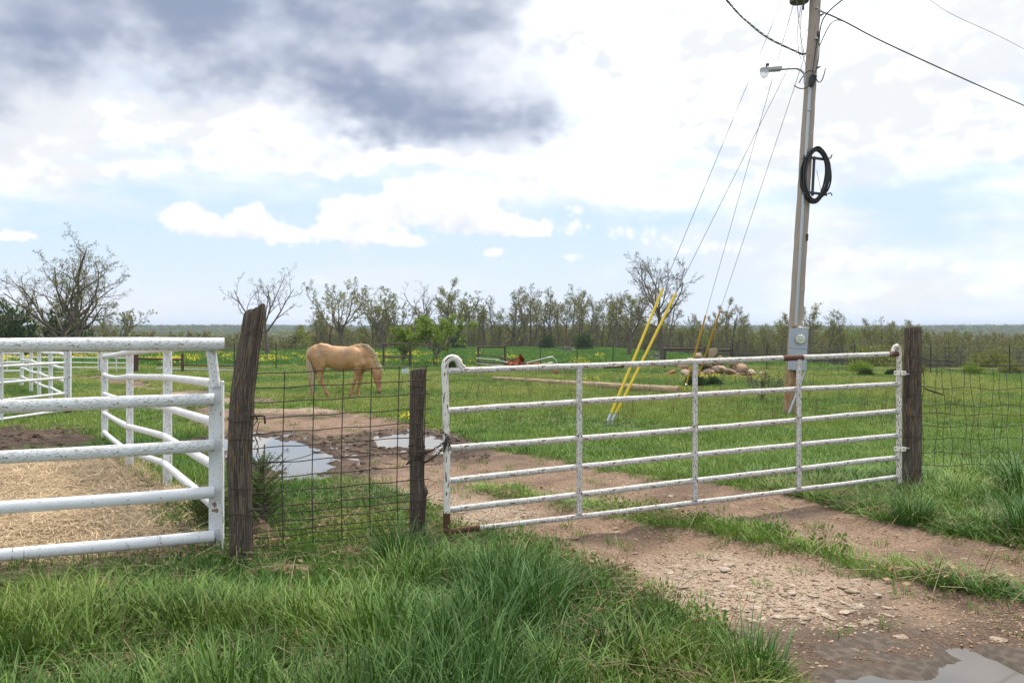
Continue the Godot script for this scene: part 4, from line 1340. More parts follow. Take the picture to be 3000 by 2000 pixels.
	for a in [[Vector3(-0.13, 0.1, 0.17), Vector3(-0.11, -0.1, 0.19), Vector3(-0.06, -0.6, 0.16), Vector3(0.05, -1.15, 0.14)], [Vector3(0.0, 0.1, 0.2), Vector3(0.03, -0.1, 0.2), Vector3(-0.22, -0.7, 0.16), Vector3(-0.02, -1.28, 0.14)], [Vector3(0.03, 0.1, 0.2), Vector3(0.02, -0.2, 0.2), Vector3(-0.16, -0.75, 0.16), Vector3(0.12, -1.5, 0.14)]]:
		var c := []
		for i in 11:
			var q := i / 10.0
			c.append(a[0].lerp(a[1], q).lerp(a[1].lerp(a[2], q), q).lerp(a[1].lerp(a[2], q).lerp(a[2].lerp(a[3], q), q), q))
		var lead := part("lead", pipe(c, 0.006, M.black_rubber, 5), t)
		part("lead_clamp", pipe([a[1] + Vector3(0, 0.06, 0), a[1] - Vector3(0, 0.04, 0)], 0.02, M.black_steel, 7), lead)
	# coil of spare cable
	var cp := pole_at(4.97) + Vector3(0.16, 0, 0.2)
	t = thing("cable_coil", "coil of thick black cable hung on brackets on the utility pole", "cable coil", cp)
	for k in 9:
		var loop := []
		var a := 0.225 + 0.017 * ((k * 5) % 8) * 0.8
		var b := 0.535 + 0.016 * ((k * 3) % 8) * 0.7
		for i in 41:
			var an := TAU * i / 40.0
			var pinch := 1.0 - 0.16 * pow(absf(sin(an)), 6.0) + (0.03 * sin(an * 3.0 + k) if k % 3 == 0 else 0.0)
			loop.append(Vector3(cos(an) * a * pinch + 0.012 * sin(k * 2.7), sin(an) * b + 0.01 * sin(k * 2.0), (k - 3.5) * 0.014 + 0.02 * sin(an * 2 + k)).rotated(Vector3.UP, -0.1).rotated(Vector3.BACK, -0.07))
		part("cable_loop", pipe(loop, 0.019, M.black_rubber, 8), t)
	for y in [0.36, -0.40]:
		s = Shape.new()
		s.box(Vector3(0.46, 0.055, 0.03), Transform3D(Basis(Vector3.BACK, -0.13), Vector3(0.03, y, 0.0)), 0.004)
		part("cross_arm", s.done(M.black_steel), t)
		for x in [-0.26, 0.31]:
			part("hook", pipe([Vector3(x - 0.02, y, -0.03), Vector3(x, y + 0.0, 0.07), Vector3(x + 0.02 * signf(x), y + 0.06 * signf(y), 0.09)], 0.014, M.black_steel, 7), t)
	s = Shape.new()
	s.box(Vector3(0.055, 0.86, 0.03), Transform3D(Basis(Vector3.BACK, -0.05), Vector3(-0.03, -0.02, -0.035)), 0.004)
	part("upright_bar", s.done(M.black_steel), t)
	part("tie_wire", pipe([Vector3(0.02, 0.1, 0.03), Vector3(0.12, -0.38, 0.03)], 0.005, M.pipe_brown, 5), t)
	# guy wires with yellow guards
	guy("guy wire with the tallest bright yellow guard, nearer the gate", Vector3(1.76, 0, -15.45), pole_at(10.9), 0.235, M.yellow_plastic)
	guy("guy wire with a bright yellow guard, second in the nearer pair", Vector3(1.84, 0, -15.52), pole_at(8.5), 0.29, M.yellow_plastic)
	guy("guy wire with a shorter faded yellow guard ending near the fallen log", Vector3(5.30, 0, -25.3), pole_at(10.9), 0.205, M.yellow_faded)
	guy("guy wire with a faded yellow guard rising behind the stone pile bush", Vector3(6.12, 0, -27.5), pole_at(8.2), 0.29, M.yellow_faded)
	# overhead lines
	var tw := []
	var path := [Vector3(6.36, 7.62, -18.0), Vector3(5.24, 7.45, -16.6), Vector3(4.49, 7.36, -15.5), Vector3(3.65, 7.22, -14.0), Vector3(1.2, 7.08, -9.6), Vector3(-2.0, 7.2, -4.0), Vector3(-5.5, 7.6, 2.0)]
	t = thing("twisted_service_cable", "thick twisted grey and black service cable running up and left from the pole", "cable", path[0])
	for strand in 3:
		tw = []
		for i in 420:
			var q := i / 419.0 * (path.size() - 1)
			var j := mini(int(q), path.size() - 2)
			var p: Vector3 = path[j].cubic_interpolate(path[j + 1], path[maxi(j - 1, 0)], path[mini(j + 2, path.size() - 1)], q - j)
			var an := i * 0.42 + strand * TAU / 3.0
			tw.append(p - path[0] + Vector3(sin(an) * 0.4, cos(an), sin(an) * 0.4) * 0.014)
		part("strand", pipe(tw, 0.011, M.black_rubber if strand else M.galvanized, 5), t)
	part("wedge_clamp", pipe([Vector3(-0.06, -0.01, 0.06), Vector3(0.06, 0.02, -0.02)], 0.022, M.black_steel, 8), t)
	part("clamp_wire", pipe([Vector3(0.06, 0.02, -0.02), Vector3(0.25, 0.0, 0.0)], 0.008, M.galvanized, 5), t)
	cable("telephone_cable", "thick black telephone cable falling away to the right from the pole", [pole_at(8.6) + Vector3(0.12, 0, 0.02), Vector3(7.55, 8.60, -18.7), Vector3(9.3, 8.46, -20.0), Vector3(14.6, 8.05, -23.6), Vector3(24.0, 7.7, -30.5), Vector3(38.0, 7.9, -40.5), Vector3(58.0, 9.0, -55.0)], 0.017)
	cable("telephone_drop", "black cable looping from the pole up and right out of the picture", [pole_at(7.85) + Vector3(0.13, 0, 0.02), pole_at(8.45) + Vector3(0.2, 0, 0.05), Vector3(7.3, 8.85, -17.6), Vector3(8.2, 9.5, -16.2), Vector3(12.0, 11.5, -10.0)], 0.014)
	cable("cable_tail", "short black cable tail arching from the pole onto the telephone cable", [pole_at(7.8) + Vector3(0.13, 0, 0.03), Vector3(7.0, 8.3, -18.2), Vector3(7.25, 8.52, -18.4), Vector3(7.6, 8.58, -18.7)], 0.012)
	cable("power_line", "thin high power line crossing the upper right corner", [pole_at(11.3), Vector3(11.4, 10.62, -22.5), Vector3(16.2, 10.5, -26.1), Vector3(30.0, 10.2, -36.8), Vector3(58.0, 11.6, -58.0)], 0.006)

func cable(called: String, label: String, path: Array, r: float) -> void:
	var pts := []
	for i in 61:
		var q := i / 60.0 * (path.size() - 1)
		var j := mini(int(q), path.size() - 2)
		pts.append(path[j].cubic_interpolate(path[j + 1], path[maxi(j - 1, 0)], path[mini(j + 2, path.size() - 1)], q - j) - path[0])
	var o := solo(called, pipe(pts, r, M.black_rubber, 7), label, "cable")
	o.position = path[0]

func guy(label: String, anchor: Vector3, top: Vector3, share: float, m: Material) -> void:
	var a := on(anchor.x, anchor.z)
	var t := thing("guy_wire", label, "guy wire", a, "guy wires staying the utility pole")
	var run := top - a
	part("wire", pipe([Vector3.ZERO, run], 0.0062, M.guy_strand, 5), t)
	var n := run.normalized()
	part("guard", pipe([n * 0.28, run * share * 0.5 + Vector3(0.005, 0, 0.01), run * share], 0.026, m, 12), t)
	part("anchor_rod", pipe([Vector3(-0.04, -0.2, 0.0), n * 0.3], 0.016, M.galvanized, 8), t)
	part("turnbuckle", pipe([n * 0.1, n * 0.24], 0.03, M.galvanized, 8), t)

# ---------------------------------------------------------------- things in the pasture
func build_yard() -> void:
	# fallen pole
	var a := on(-0.70, -30.6, 0.07)
	var b := on(4.78, -23.5, 0.10)
	var t := thing("fallen_pole", "weathered fallen wooden pole lying in the pasture behind the gate", "log", a)
	var pts := []
	for i in 9:
		var q := i / 8.0
		var p := a.lerp(b, q)
		pts.append(Vector3(p.x, lerpf(ground(p.x, p.z) + lerpf(0.07, 0.115, q), p.y, 0.5), p.z) - a)
	part("log", pipe(pts, [0.07, 0.078, 0.086, 0.093, 0.1, 0.107, 0.114, 0.12, 0.125], M.log_wood, 16), t)
	part("band", pipe([pts[5], pts[5] + (pts[6] - pts[5]) * 0.05], 0.116, M.galvanized, 14), t)
	part("old_wire", pipe([Vector3(1.0, 0.05, 2.2), Vector3(1.5, 0.28, 2.0), Vector3(2.3, 0.36, 2.5), Vector3(3.1, 0.05, 3.0)], 0.008, M.wire_grey, 5), t)
	# stones heaped by the fence
	var r := RandomNumberGenerator.new()
	r.seed = 77
	var looks := [Color(0.54, 0.48, 0.41), Color(0.60, 0.55, 0.48), Color(0.42, 0.35, 0.29), Color(0.47, 0.36, 0.28), Color(0.46, 0.26, 0.15)]
	var spots := [[6.55, 0.10, 0.30, 0.10, 4, "flat orange-brown slab at the left foot of the stone pile"], [6.95, 0.14, 0.32, 0.16, 0, "pale slab next to the orange slab in the stone pile"], [7.25, 0.2, 0.34, 0.2, 1, "broad pale stone low in the left of the pile"], [7.55, 0.15, 0.4, 0.16, 2, "brown stone low in the middle of the pile"], [7.95, 0.18, 0.42, 0.2, 0, "wide pale stone below the gate rail in the pile"], [8.35, 0.25, 0.45, 0.24, 1, "large pale block in the middle of the pile"], [8.75, 0.18, 0.36, 0.18, 2, "brown stone right of the large pale block"], [9.3, 0.28, 0.5, 0.3, 3, "big rounded reddish boulder at the right of the pile"], [9.75, 0.12, 0.34, 0.18, 0, "low grey stone at the right foot of the pile"], [10.1, 0.08, 0.26, 0.12, 2, "small brown stone ending the pile on the right"], [7.35, 0.55, 0.32, 0.2, 1, "pale stone at the upper left of the pile"], [7.7, 0.75, 0.3, 0.22, 0, "pale stone leaning against the top boulder"], [8.12, 0.95, 0.24, 0.34, 1, "upright pale boulder on the top of the stone pile"], [8.0, 0.5, 0.4, 0.24, 2, "dark brown stone under the top boulder"], [8.6, 0.55, 0.36, 0.22, 3, "reddish stone on the right shoulder of the pile"], [8.85, 0.72, 0.22, 0.08, 4, "thin orange slab jutting from the right of the pile"], [7.0, 0.36, 0.26, 0.14, 3, "reddish stone resting on the left slabs"], [9.0, 0.5, 0.26, 0.16, 0, "pale stone above the big reddish boulder"]]
	for k in spots.size():
		var q: Array = spots[k]
		var z := -33.6 + r.randf_range(-0.5, 0.5) - float(q[1]) * 0.35
		var s := Shape.new()
		s.tint = looks[q[4]]
		rock(s, Vector3.ZERO, Vector3(q[2] * 0.98, q[3] * 1.15, q[2] * 0.8), 100 + k, 12, 18, 15, r.randf_range(-0.5, 0.5))
		var o := solo("fieldstone", s.done(M.stone), q[5], "stone", "stones heaped by the fence")
		o.position = on(q[0], z, float(q[1]))
		if q[4] == 4:
			o.rotation.z = 0.45 if k == 0 else -0.35
	for k in 26:
		var s := Shape.new()
		s.tint = looks[k % 4]
		var w := r.randf_range(0.10, 0.19)
		rock(s, Vector3.ZERO, Vector3(w, w * 0.6, w * 0.8), 160 + k, 8, 11, 13, r.randf() * TAU)
		var x := 6.9 + 3.2 * k / 26.0
		solo("rubble_stone", s.done(M.stone), "small pale rubble stone, %s from the left along the foot of the stone pile" % nth(k + 1), "stone", "small stones in the pile").position = on(x, -33.0 + r.randf_range(-0.4, 0.5), r.randf_range(0.02, 0.35) * (1.0 - absf(x - 8.2) / 2.2))
	# scrap: a crumpled rusty sheet and a bent gate
	t = thing("rusty_sheet", "crumpled rusty sheet metal heap showing above the gate's top rail", "scrap metal", on(0.2, -37.6))
	var f := FastNoiseLite.new()
	f.seed = 12
	f.frequency = 1.6
	f.fractal_octaves = 3
	for q in [[0.0, 0.56, 0.8, 0.5, 1], [0.55, 0.36, 0.95, 0.45, 2], [1.05, 0.30, 0.8, 0.35, 3], [0.3, 0.30, 1.3, 0.7, 4]]:
		var s := Shape.new()
		for j in 13:
			for i in 17:
				var x := (i / 16.0 - 0.5) * float(q[2])
				var y := j / 12.0
				var fold := f.get_noise_3d(x * 1.5, y * 1.2, q[4] * 7.0)
				var top: float = q[1] * (1.0 + 0.55 * f.get_noise_2d(i * 0.10, q[4] * 5.0) + 0.2 * f.get_noise_2d(i * 0.5, q[4] * 3.0))
				s.vert(Vector3(q[0] + x + fold * 0.12, y * top, (y - 0.5) * -float(q[3]) + fold * 0.5 + 0.12 * sin(i * 1.1)), Vector3(0, 0.2, 1))
		for j in 12:
			for i in 16:
				var c := j * 17 + i
				s.tri(c, c + 17, c + 1)
				s.tri(c + 1, c + 17, c + 18)
		s.smooth()
		part("sheet", s.done(M.rust_sheet), t)
	part("loose_scrap", pipe([Vector3(1.45, 0.02, 3.0), Vector3(1.62, 0.12, 2.95), Vector3(1.8, 0.1, 3.0)], [0.04, 0.08, 0.03], M.rust_sheet, 6), t)
	t = thing("bent_gate", "bent grey tube gate lying against the scrap sheet", "gate", on(-1.65, -38.2))
	for q in [[0.76, 0.46, M.pipe_brown], [0.58, 0.30, M.galvanized], [0.42, 0.36, M.pipe_brown], [0.34, 0.14, M.galvanized], [0.12, 0.02, M.pipe_brown]]:
		part("rail", pipe([Vector3(0, q[0], 0), Vector3(0.9, q[0] - 0.06, 0.1), Vector3(1.8, q[1], 0.3)], 0.024, q[2], 8), t)
	part("upright", pipe([Vector3(1.1, 0.68, 0.12), Vector3(1.3, 0.36, 0.15)], 0.024, M.pipe_brown, 8), t)
	for q in [[0.38, 0.66], [0.22, 0.38]]:
		part("rail", pipe([Vector3(2.3, q[0], 0.4), Vector3(3.1, lerpf(q[0], q[1], 0.7), 0.2), Vector3(3.5, q[1], 0.1), Vector3(3.68, q[1] - 0.16, 0.1), Vector3(3.75, q[1] - 0.34, 0.1)], 0.026, M.galvanized, 8), t)
	part("loose_tube", pipe([Vector3(-0.9, 0.0, 0.6), Vector3(0.1, 0.16, 0.3)], 0.022, M.galvanized, 8), t)
	# tub
	t = thing("tub", "pale blue plastic tub in the grass ahead of the horse", "tub", on(-4.44, -34.2))
	part("wall", pipe([Vector3(0, -0.02, 0), Vector3(0, 0.02, 0), Vector3(0, 0.26, 0)], [0.11, 0.13, 0.15], M.tub_plastic, 18), t)
	part("rim", pipe([Vector3(0, 0.25, 0), Vector3(0, 0.275, 0)], 0.162, M.tub_plastic, 18), t)
	# brush heaps
	for q in [[6.75, -103.0, 1.5, 0.75, "grey heap of cut branches far out in the meadow"], [10.3, -60.0, 1.1, 0.55, "grey heap of dead branches beside the bare tree"]]:
		t = thing("brush_heap", q[4], "brush heap", on(q[0], q[1]))
		for k in 70:
			var an := r.randf() * TAU
			var w: float = sqrt(r.randf()) * q[2]
			var base := Vector3(cos(an) * w, r.randf() * q[3] * (1.0 - w / q[2]) * 0.9, sin(an) * w * 0.6)
			var dir = Vector3(r.randfn(), r.randfn() * 0.28, r.randfn()).normalized() * r.randf_range(0.5, 1.3) * q[2] * 0.6
			part("branch", pipe([base - dir * 0.5, base + Vector3(0, 0.05, 0), base + dir * 0.5], [0.045 * q[2], 0.035 * q[2], 0.015], M.brush_grey, 5), t)
	# a stone by the foot of the leaning post, flagstones under the panel
	var st := [[-1.52, -5.52, 0.20, 0.075, "flat pale stone in the grass at the foot of the wire panel", 0.3], [-2.02, -6.5, 0.16, 0.13, "rough pale stone behind the foot of the white end post", 0.0], [-1.45, -5.95, 0.22, 0.035, "thin flagstone under the wire panel", 0.8], [-1.72, -6.2, 0.15, 0.06, "brown stone behind the wire panel near the leaning post", 0.2]]
	for k in st.size():
		var q: Array = st[k]
		var s := Shape.new()
		s.tint = [Color(0.34, 0.30, 0.22), Color(0.4, 0.31, 0.24), Color(0.34, 0.27, 0.2), Color(0.30, 0.22, 0.16)][k]
		rock(s, Vector3.ZERO, Vector3(q[2], q[3], q[2] * 0.6), 300 + k, 10, 16, 10, q[5])
		solo("fieldstone", s.done(M.stone), q[4], "stone").position = on(q[0], q[1], q[3] * 0.35)

# ---------------------------------------------------------------- horse
func skin(bones: Array, cell: float, k: float) -> Shape:
	# distances to tapered capsules joined with a smooth minimum, meshed as surface nets
	var lo := Vector3.ONE * 1e9
	var hi := -lo
	for b in bones:
		for e in 2:
			lo = lo.min(b[e] - Vector3.ONE * (b[2 + e] + 0.1))
			hi = hi.max(b[e] + Vector3.ONE * (b[2 + e] + 0.1))
	var dim := Vector3i(((hi - lo) / cell).ceil()) + Vector3i.ONE
	var f := PackedFloat32Array()
	f.resize(dim.x * dim.y * dim.z)
	f.fill(0.5)
	for b in bones:
		var a: Vector3 = b[0]
		var ab: Vector3 = b[1] - b[0]
		var len2 := maxf(ab.length_squared(), 1e-8)
		var reach := maxf(b[2], b[3]) + 0.07
		var from := Vector3i(((b[0].min(b[1]) - Vector3.ONE * reach - lo) / cell).floor()).max(Vector3i.ZERO)
		var to := Vector3i(((b[0].max(b[1]) + Vector3.ONE * reach - lo) / cell).ceil()).min(dim - Vector3i.ONE)
		var squash: float = b[4] if b.size() > 4 else 1.0
		for z in range(from.z, to.z + 1):
			for y in range(from.y, to.y + 1):
				for x in range(from.x, to.x + 1):
					var p := lo + Vector3(x, y, z) * cell - a
					p.z = (p.z - ab.z * 0.0) * squash
					var q := clampf(p.dot(ab) / len2, 0.0, 1.0)
					var d := (p - ab * q).length() - lerpf(b[2], b[3], q)
					var at := (z * dim.y + y) * dim.x + x
					var o := f[at]
					var h := maxf(k - absf(o - d), 0.0) / k
					f[at] = minf(o, d) - h * h * k * 0.25
	var s := Shape.new()
	var ids := PackedInt32Array()
	ids.resize(f.size())
	ids.fill(-1)
	var sy := dim.x
	var sz := dim.x * dim.y
	var offs := [0, 1, sy, sy + 1, sz, sz + 1, sz + sy, sz + sy + 1]
	for z in dim.z - 1:
		for y in dim.y - 1:
			for x in dim.x - 1:
				var at := z * sz + y * sy + x
				var inside := 0
				for o in offs:
					if f[at + o] < 0.0:
						inside += 1
				if inside == 0 or inside == 8:
					continue
				var sum := Vector3.ZERO
				var n := 0
				for e in [[0, 1], [2, 3], [4, 5], [6, 7], [0, 2], [1, 3], [4, 6], [5, 7], [0, 4], [1, 5], [2, 6], [3, 7]]:
					var fa := f[at + offs[e[0]]]
					var fb := f[at + offs[e[1]]]
					if (fa < 0.0) != (fb < 0.0):
						var q := fa / (fa - fb)
						var pa := Vector3(e[0] & 1, (e[0] >> 1) & 1, e[0] >> 2)
						var pb := Vector3(e[1] & 1, (e[1] >> 1) & 1, e[1] >> 2)
						sum += pa.lerp(pb, q)
						n += 1
				var grad := Vector3(f[at + 1] + f[at + 1 + sy] + f[at + 1 + sz] + f[at + 1 + sy + sz] - f[at] - f[at + sy] - f[at + sz] - f[at + sy + sz], f[at + sy] + f[at + sy + 1] + f[at + sy + sz] + f[at + sy + sz + 1] - f[at] - f[at + 1] - f[at + sz] - f[at + sz + 1], f[at + sz] + f[at + sz + 1] + f[at + sz + sy] + f[at + sz + sy + 1] - f[at] - f[at + 1] - f[at + sy] - f[at + sy + 1])
				ids[at] = s.vert(lo + (Vector3(x, y, z) + sum / n) * cell, grad.normalized())
	for z in range(1, dim.z - 1):
		for y in range(1, dim.y - 1):
			for x in range(1, dim.x - 1):
				var at := z * sz + y * sy + x
				var here := f[at] < 0.0
				for e in [[1, sy, sz], [sy, sz, 1], [sz, 1, sy]]:
					if here != (f[at + e[0]] < 0.0):
						var q := [ids[at], ids[at - e[1]], ids[at - e[1] - e[2]], ids[at - e[2]]]
						s.tri(q[0], q[1], q[2])
						s.tri(q[0], q[2], q[3])
	return s

func hp(zx: float, zy: float, z := 0.0) -> Vector3:
	return Vector3((zx - 1000.0) * 0.001427, (1330.0 - zy) * 0.001427, z)

func build_horse() -> void:
	var t := thing("horse", "palomino horse with a cream tail grazing with its head down", "horse", on(-4.63, -22.5, -0.02))
	var B := []
	var add := func(a: Vector3, b: Vector3, ra: float, rb: float, squash := 1.0) -> void: B.append([a, b, ra, rb, squash])
	# trunk
	add.call(hp(1210, 560), hp(960, 575), 0.325, 0.335, 1.16)
	add.call(hp(960, 575), hp(720, 520), 0.335, 0.30, 1.16)
	add.call(hp(1290, 330), hp(1180, 380), 0.062, 0.08)
	add.call(hp(640, 470), hp(520, 480), 0.275, 0.26, 1.1)
	add.call(hp(520, 460), hp(420, 500), 0.22, 0.16, 1.05)
	add.call(hp(1330, 560), hp(1390, 640), 0.25, 0.20, 1.15)
	add.call(hp(1420, 700), hp(1440, 760), 0.12, 0.085, 0.9)
	# neck and head
	add.call(hp(1350, 500), hp(1500, 640), 0.215, 0.155, 1.35)
	add.call(hp(1500, 640), hp(1640, 830), 0.155, 0.098, 1.3)
	add.call(hp(1340, 360), hp(1560, 530), 0.075, 0.06)
	add.call(hp(1640, 830), hp(1670, 900), 0.095, 0.10, 1.1)
	add.call(hp(1690, 880), hp(1690, 1030), 0.092, 0.078, 1.1)
	add.call(hp(1635, 930), hp(1650, 1020), 0.078, 0.06, 1.1)
	add.call(hp(1690, 1030), hp(1700, 1170), 0.074, 0.052, 1.05)
	add.call(hp(1695, 1180), hp(1692, 1212), 0.052, 0.044, 0.95)
	# ears
	for z in [-0.045, 0.05]:
		add.call(hp(1722, 838, z), hp(1766, 785, z * 1.3), 0.026, 0.008)
	# hind legs: near one forward
	add.call(hp(560, 560, 0.10), hp(590, 720, 0.135), 0.20, 0.135)
	add.call(hp(640, 640, 0.12), hp(620, 780, 0.14), 0.10, 0.09)
	add.call(hp(595, 760, 0.14), hp(606, 900, 0.14), 0.102, 0.068)
	add.call(hp(606, 900, 0.14), hp(592, 985, 0.14), 0.064, 0.054)
	add.call(hp(592, 985, 0.14), hp(635, 1060, 0.14), 0.052, 0.038)
	add.call(hp(635, 1060, 0.14), hp(712, 1215, 0.14), 0.036, 0.034)
	add.call(hp(712, 1215, 0.14), hp(728, 1245, 0.14), 0.043, 0.042)
	add.call(hp(728, 1245, 0.14), hp(772, 1285, 0.14), 0.035, 0.038)
	add.call(hp(772, 1290, 0.14), hp(800, 1310, 0.14), 0.046, 0.052)
	# far hind leg, set back
	add.call(hp(540, 560, -0.10), hp(500, 720, -0.13), 0.20, 0.13)
	add.call(hp(500, 720, -0.13), hp(420, 860, -0.13), 0.12, 0.075)
	add.call(hp(420, 860, -0.13), hp(352, 945, -0.13), 0.07, 0.054)
	add.call(hp(352, 945, -0.13), hp(368, 1040, -0.13), 0.05, 0.038)
	add.call(hp(368, 1040, -0.13), hp(388, 1220, -0.13), 0.036, 0.034)
	add.call(hp(388, 1220, -0.13), hp(395, 1255, -0.13), 0.042, 0.042)
	add.call(hp(395, 1255, -0.13), hp(430, 1290, -0.13), 0.036, 0.04)
	add.call(hp(430, 1292, -0.13), hp(452, 1310, -0.13), 0.046, 0.052)
	# forelegs
	add.call(hp(1330, 640, 0.10), hp(1310, 780, 0.13), 0.14, 0.095)
	add.call(hp(1310, 780, 0.13), hp(1262, 950, 0.13), 0.085, 0.055)
	add.call(hp(1262, 950, 0.13), hp(1228, 1040, 0.13), 0.052, 0.05)
	add.call(hp(1228, 1040, 0.13), hp(1185, 1210, 0.13), 0.042, 0.035)
	add.call(hp(1185, 1210, 0.13), hp(1176, 1245, 0.13), 0.043, 0.042)
	add.call(hp(1176, 1245, 0.13), hp(1218, 1290, 0.13), 0.036, 0.038)
	add.call(hp(1218, 1292, 0.13), hp(1246, 1312, 0.13), 0.046, 0.052)
	add.call(hp(1340, 640, -0.10), hp(1345, 800, -0.12), 0.13, 0.085)
	add.call(hp(1345, 800, -0.12), hp(1325, 950, -0.12), 0.08, 0.054)
	add.call(hp(1325, 950, -0.12), hp(1312, 1030, -0.12), 0.052, 0.048)
	add.call(hp(1312, 1030, -0.12), hp(1275, 1180, -0.12), 0.04, 0.035)
	add.call(hp(1275, 1180, -0.12), hp(1268, 1215, -0.12), 0.042, 0.042)
	add.call(hp(1268, 1215, -0.12), hp(1285, 1265, -0.12), 0.036, 0.038)
	add.call(hp(1285, 1285, -0.12), hp(1300, 1305, -0.12), 0.046, 0.05)
	# muscle: shoulder blade, forearm, stifle, buttock, jaw, windpipe
	add.call(hp(1330, 470, 0.13), hp(1400, 660, 0.16), 0.06, 0.085)
	add.call(hp(1250, 640, 0.16), hp(1310, 690, 0.17), 0.075, 0.09)
	add.call(hp(470, 520, 0.13), hp(540, 700, 0.15), 0.10, 0.085)
	add.call(hp(650, 600, 0.17), hp(655, 690, 0.17), 0.085, 0.075)
	add.call(hp(600, 330, 0.10), hp(720, 350, 0.10), 0.09, 0.06)
	add.call(hp(1540, 760), hp(1610, 880), 0.055, 0.05)
	var s := skin(B, 0.016, 0.045)
	var f := FastNoiseLite.new()
	f.seed = 3
	f.frequency = 2.2
	f.fractal_octaves = 3
	for i in s.v.size():
		var p := s.v[i]
		var c := Color(0.44, 0.255, 0.12).lerp(Color(0.335, 0.18, 0.078), clampf(0.5 + f.get_noise_3dv(p) * 1.3 + f.get_noise_3dv(p * 5.0) * 0.5, 0.0, 1.0))
		# dusty dried mud on hip and back, darker points below the knees, dark muzzle, hooves
		for q in [[hp(600, 460), 0.12], [hp(680, 500), 0.07], [hp(1100, 430), 0.09], [hp(1000, 430), 0.06]]:
			c = c.lerp(Color(0.25, 0.17, 0.12), 0.65 * smoothstep(q[1] * 1.3, q[1] * 0.5, Vector2(p.x - q[0].x, p.y - q[0].y).length() + f.get_noise_3dv(p * 4.0) * 0.06))
		if p.y < 0.55 and p.x < 0.75:
			c = c.lerp(Color(0.36, 0.165, 0.07), 0.75 * smoothstep(0.6, 0.35, p.y + f.get_noise_3dv(p * 2.0) * 0.1))
		if p.x > 0.7 and p.y < 0.75:
			c = c.lerp(Color(0.38, 0.19, 0.09), 0.6)
		if p.x > 0.85 and p.y < 0.19:
			c = Color(0.12, 0.08, 0.065)
		if p.y < 0.065:
			c = Color(0.30, 0.20, 0.13)
		s.c[i] = c
	part("body", s.done(M.hide), t)
	for z in [-0.075, 0.072]:
		var e := Shape.new()
		rock(e, hp(1722, 945, z), Vector3(0.018, 0.02, 0.012), 2, 8, 10, 0)
		part("eye", e.done(M.eye), t)
	# tail of many locks
	var r := RandomNumberGenerator.new()
	r.seed = 5
	s = Shape.new()
	for k in 90:
		var w := r.randf()
		var z := r.randf_range(-0.035, 0.035)
		s.tint = Color(0.62, 0.53, 0.38).lerp(Color(0.46, 0.36, 0.23), r.randf())
		var endy := r.randf_range(980, 1295) if w < 0.8 else r.randf_range(850, 1000)
		var x3 := lerpf(330, 478, w)
		s.tube([hp(352 + 30 * w, 368, z * 0.4), hp(318 + 48 * w, 430, z), hp(305 + 75 * w, 560, z * 1.3), hp(308 + 110 * w, 720, z * 1.4), hp(x3, 860, z * 1.3), hp(lerpf(x3, 440, 0.55), 1010, z), hp(lerpf(x3, 445, 0.8), endy, z * 0.6)], [0.012, 0.014, 0.014, 0.013, 0.012, 0.009, 0.002], 4, false)
	part("tail", s.done(M.hair), t)
	s = Shape.new()
	for k in 210:
		var q := r.randf()
		var root := hp(1310, 300).lerp(hp(1420, 335), minf(q * 3.0, 1.0))
		if q > 0.33:
			root = hp(1420, 335).lerp(hp(1590, 490), (q - 0.33) / 0.33) if q < 0.66 else hp(1590, 490).lerp(hp(1725, 800), (q - 0.66) / 0.34)
		s.tint = Color(0.62, 0.54, 0.40).lerp(Color(0.48, 0.36, 0.22), r.randf())
		var long := r.randf_range(0.06, 0.15) * (1.4 if q > 0.2 and q < 0.55 else 0.8)
		var dir := Vector3(0.75 + r.randf_range(-0.2, 0.2), 0.35 + r.randf_range(-0.3, 0.3), r.randf_range(-0.5, 0.5)).normalized()
		s.tube([root - dir * 0.03, root + dir * long * 0.5, root + dir * long * 0.8 + Vector3(0.02, -long * 0.35, 0.0)], [0.010, 0.008, 0.002], 4, false)
	part("mane", s.done(M.hair), t)

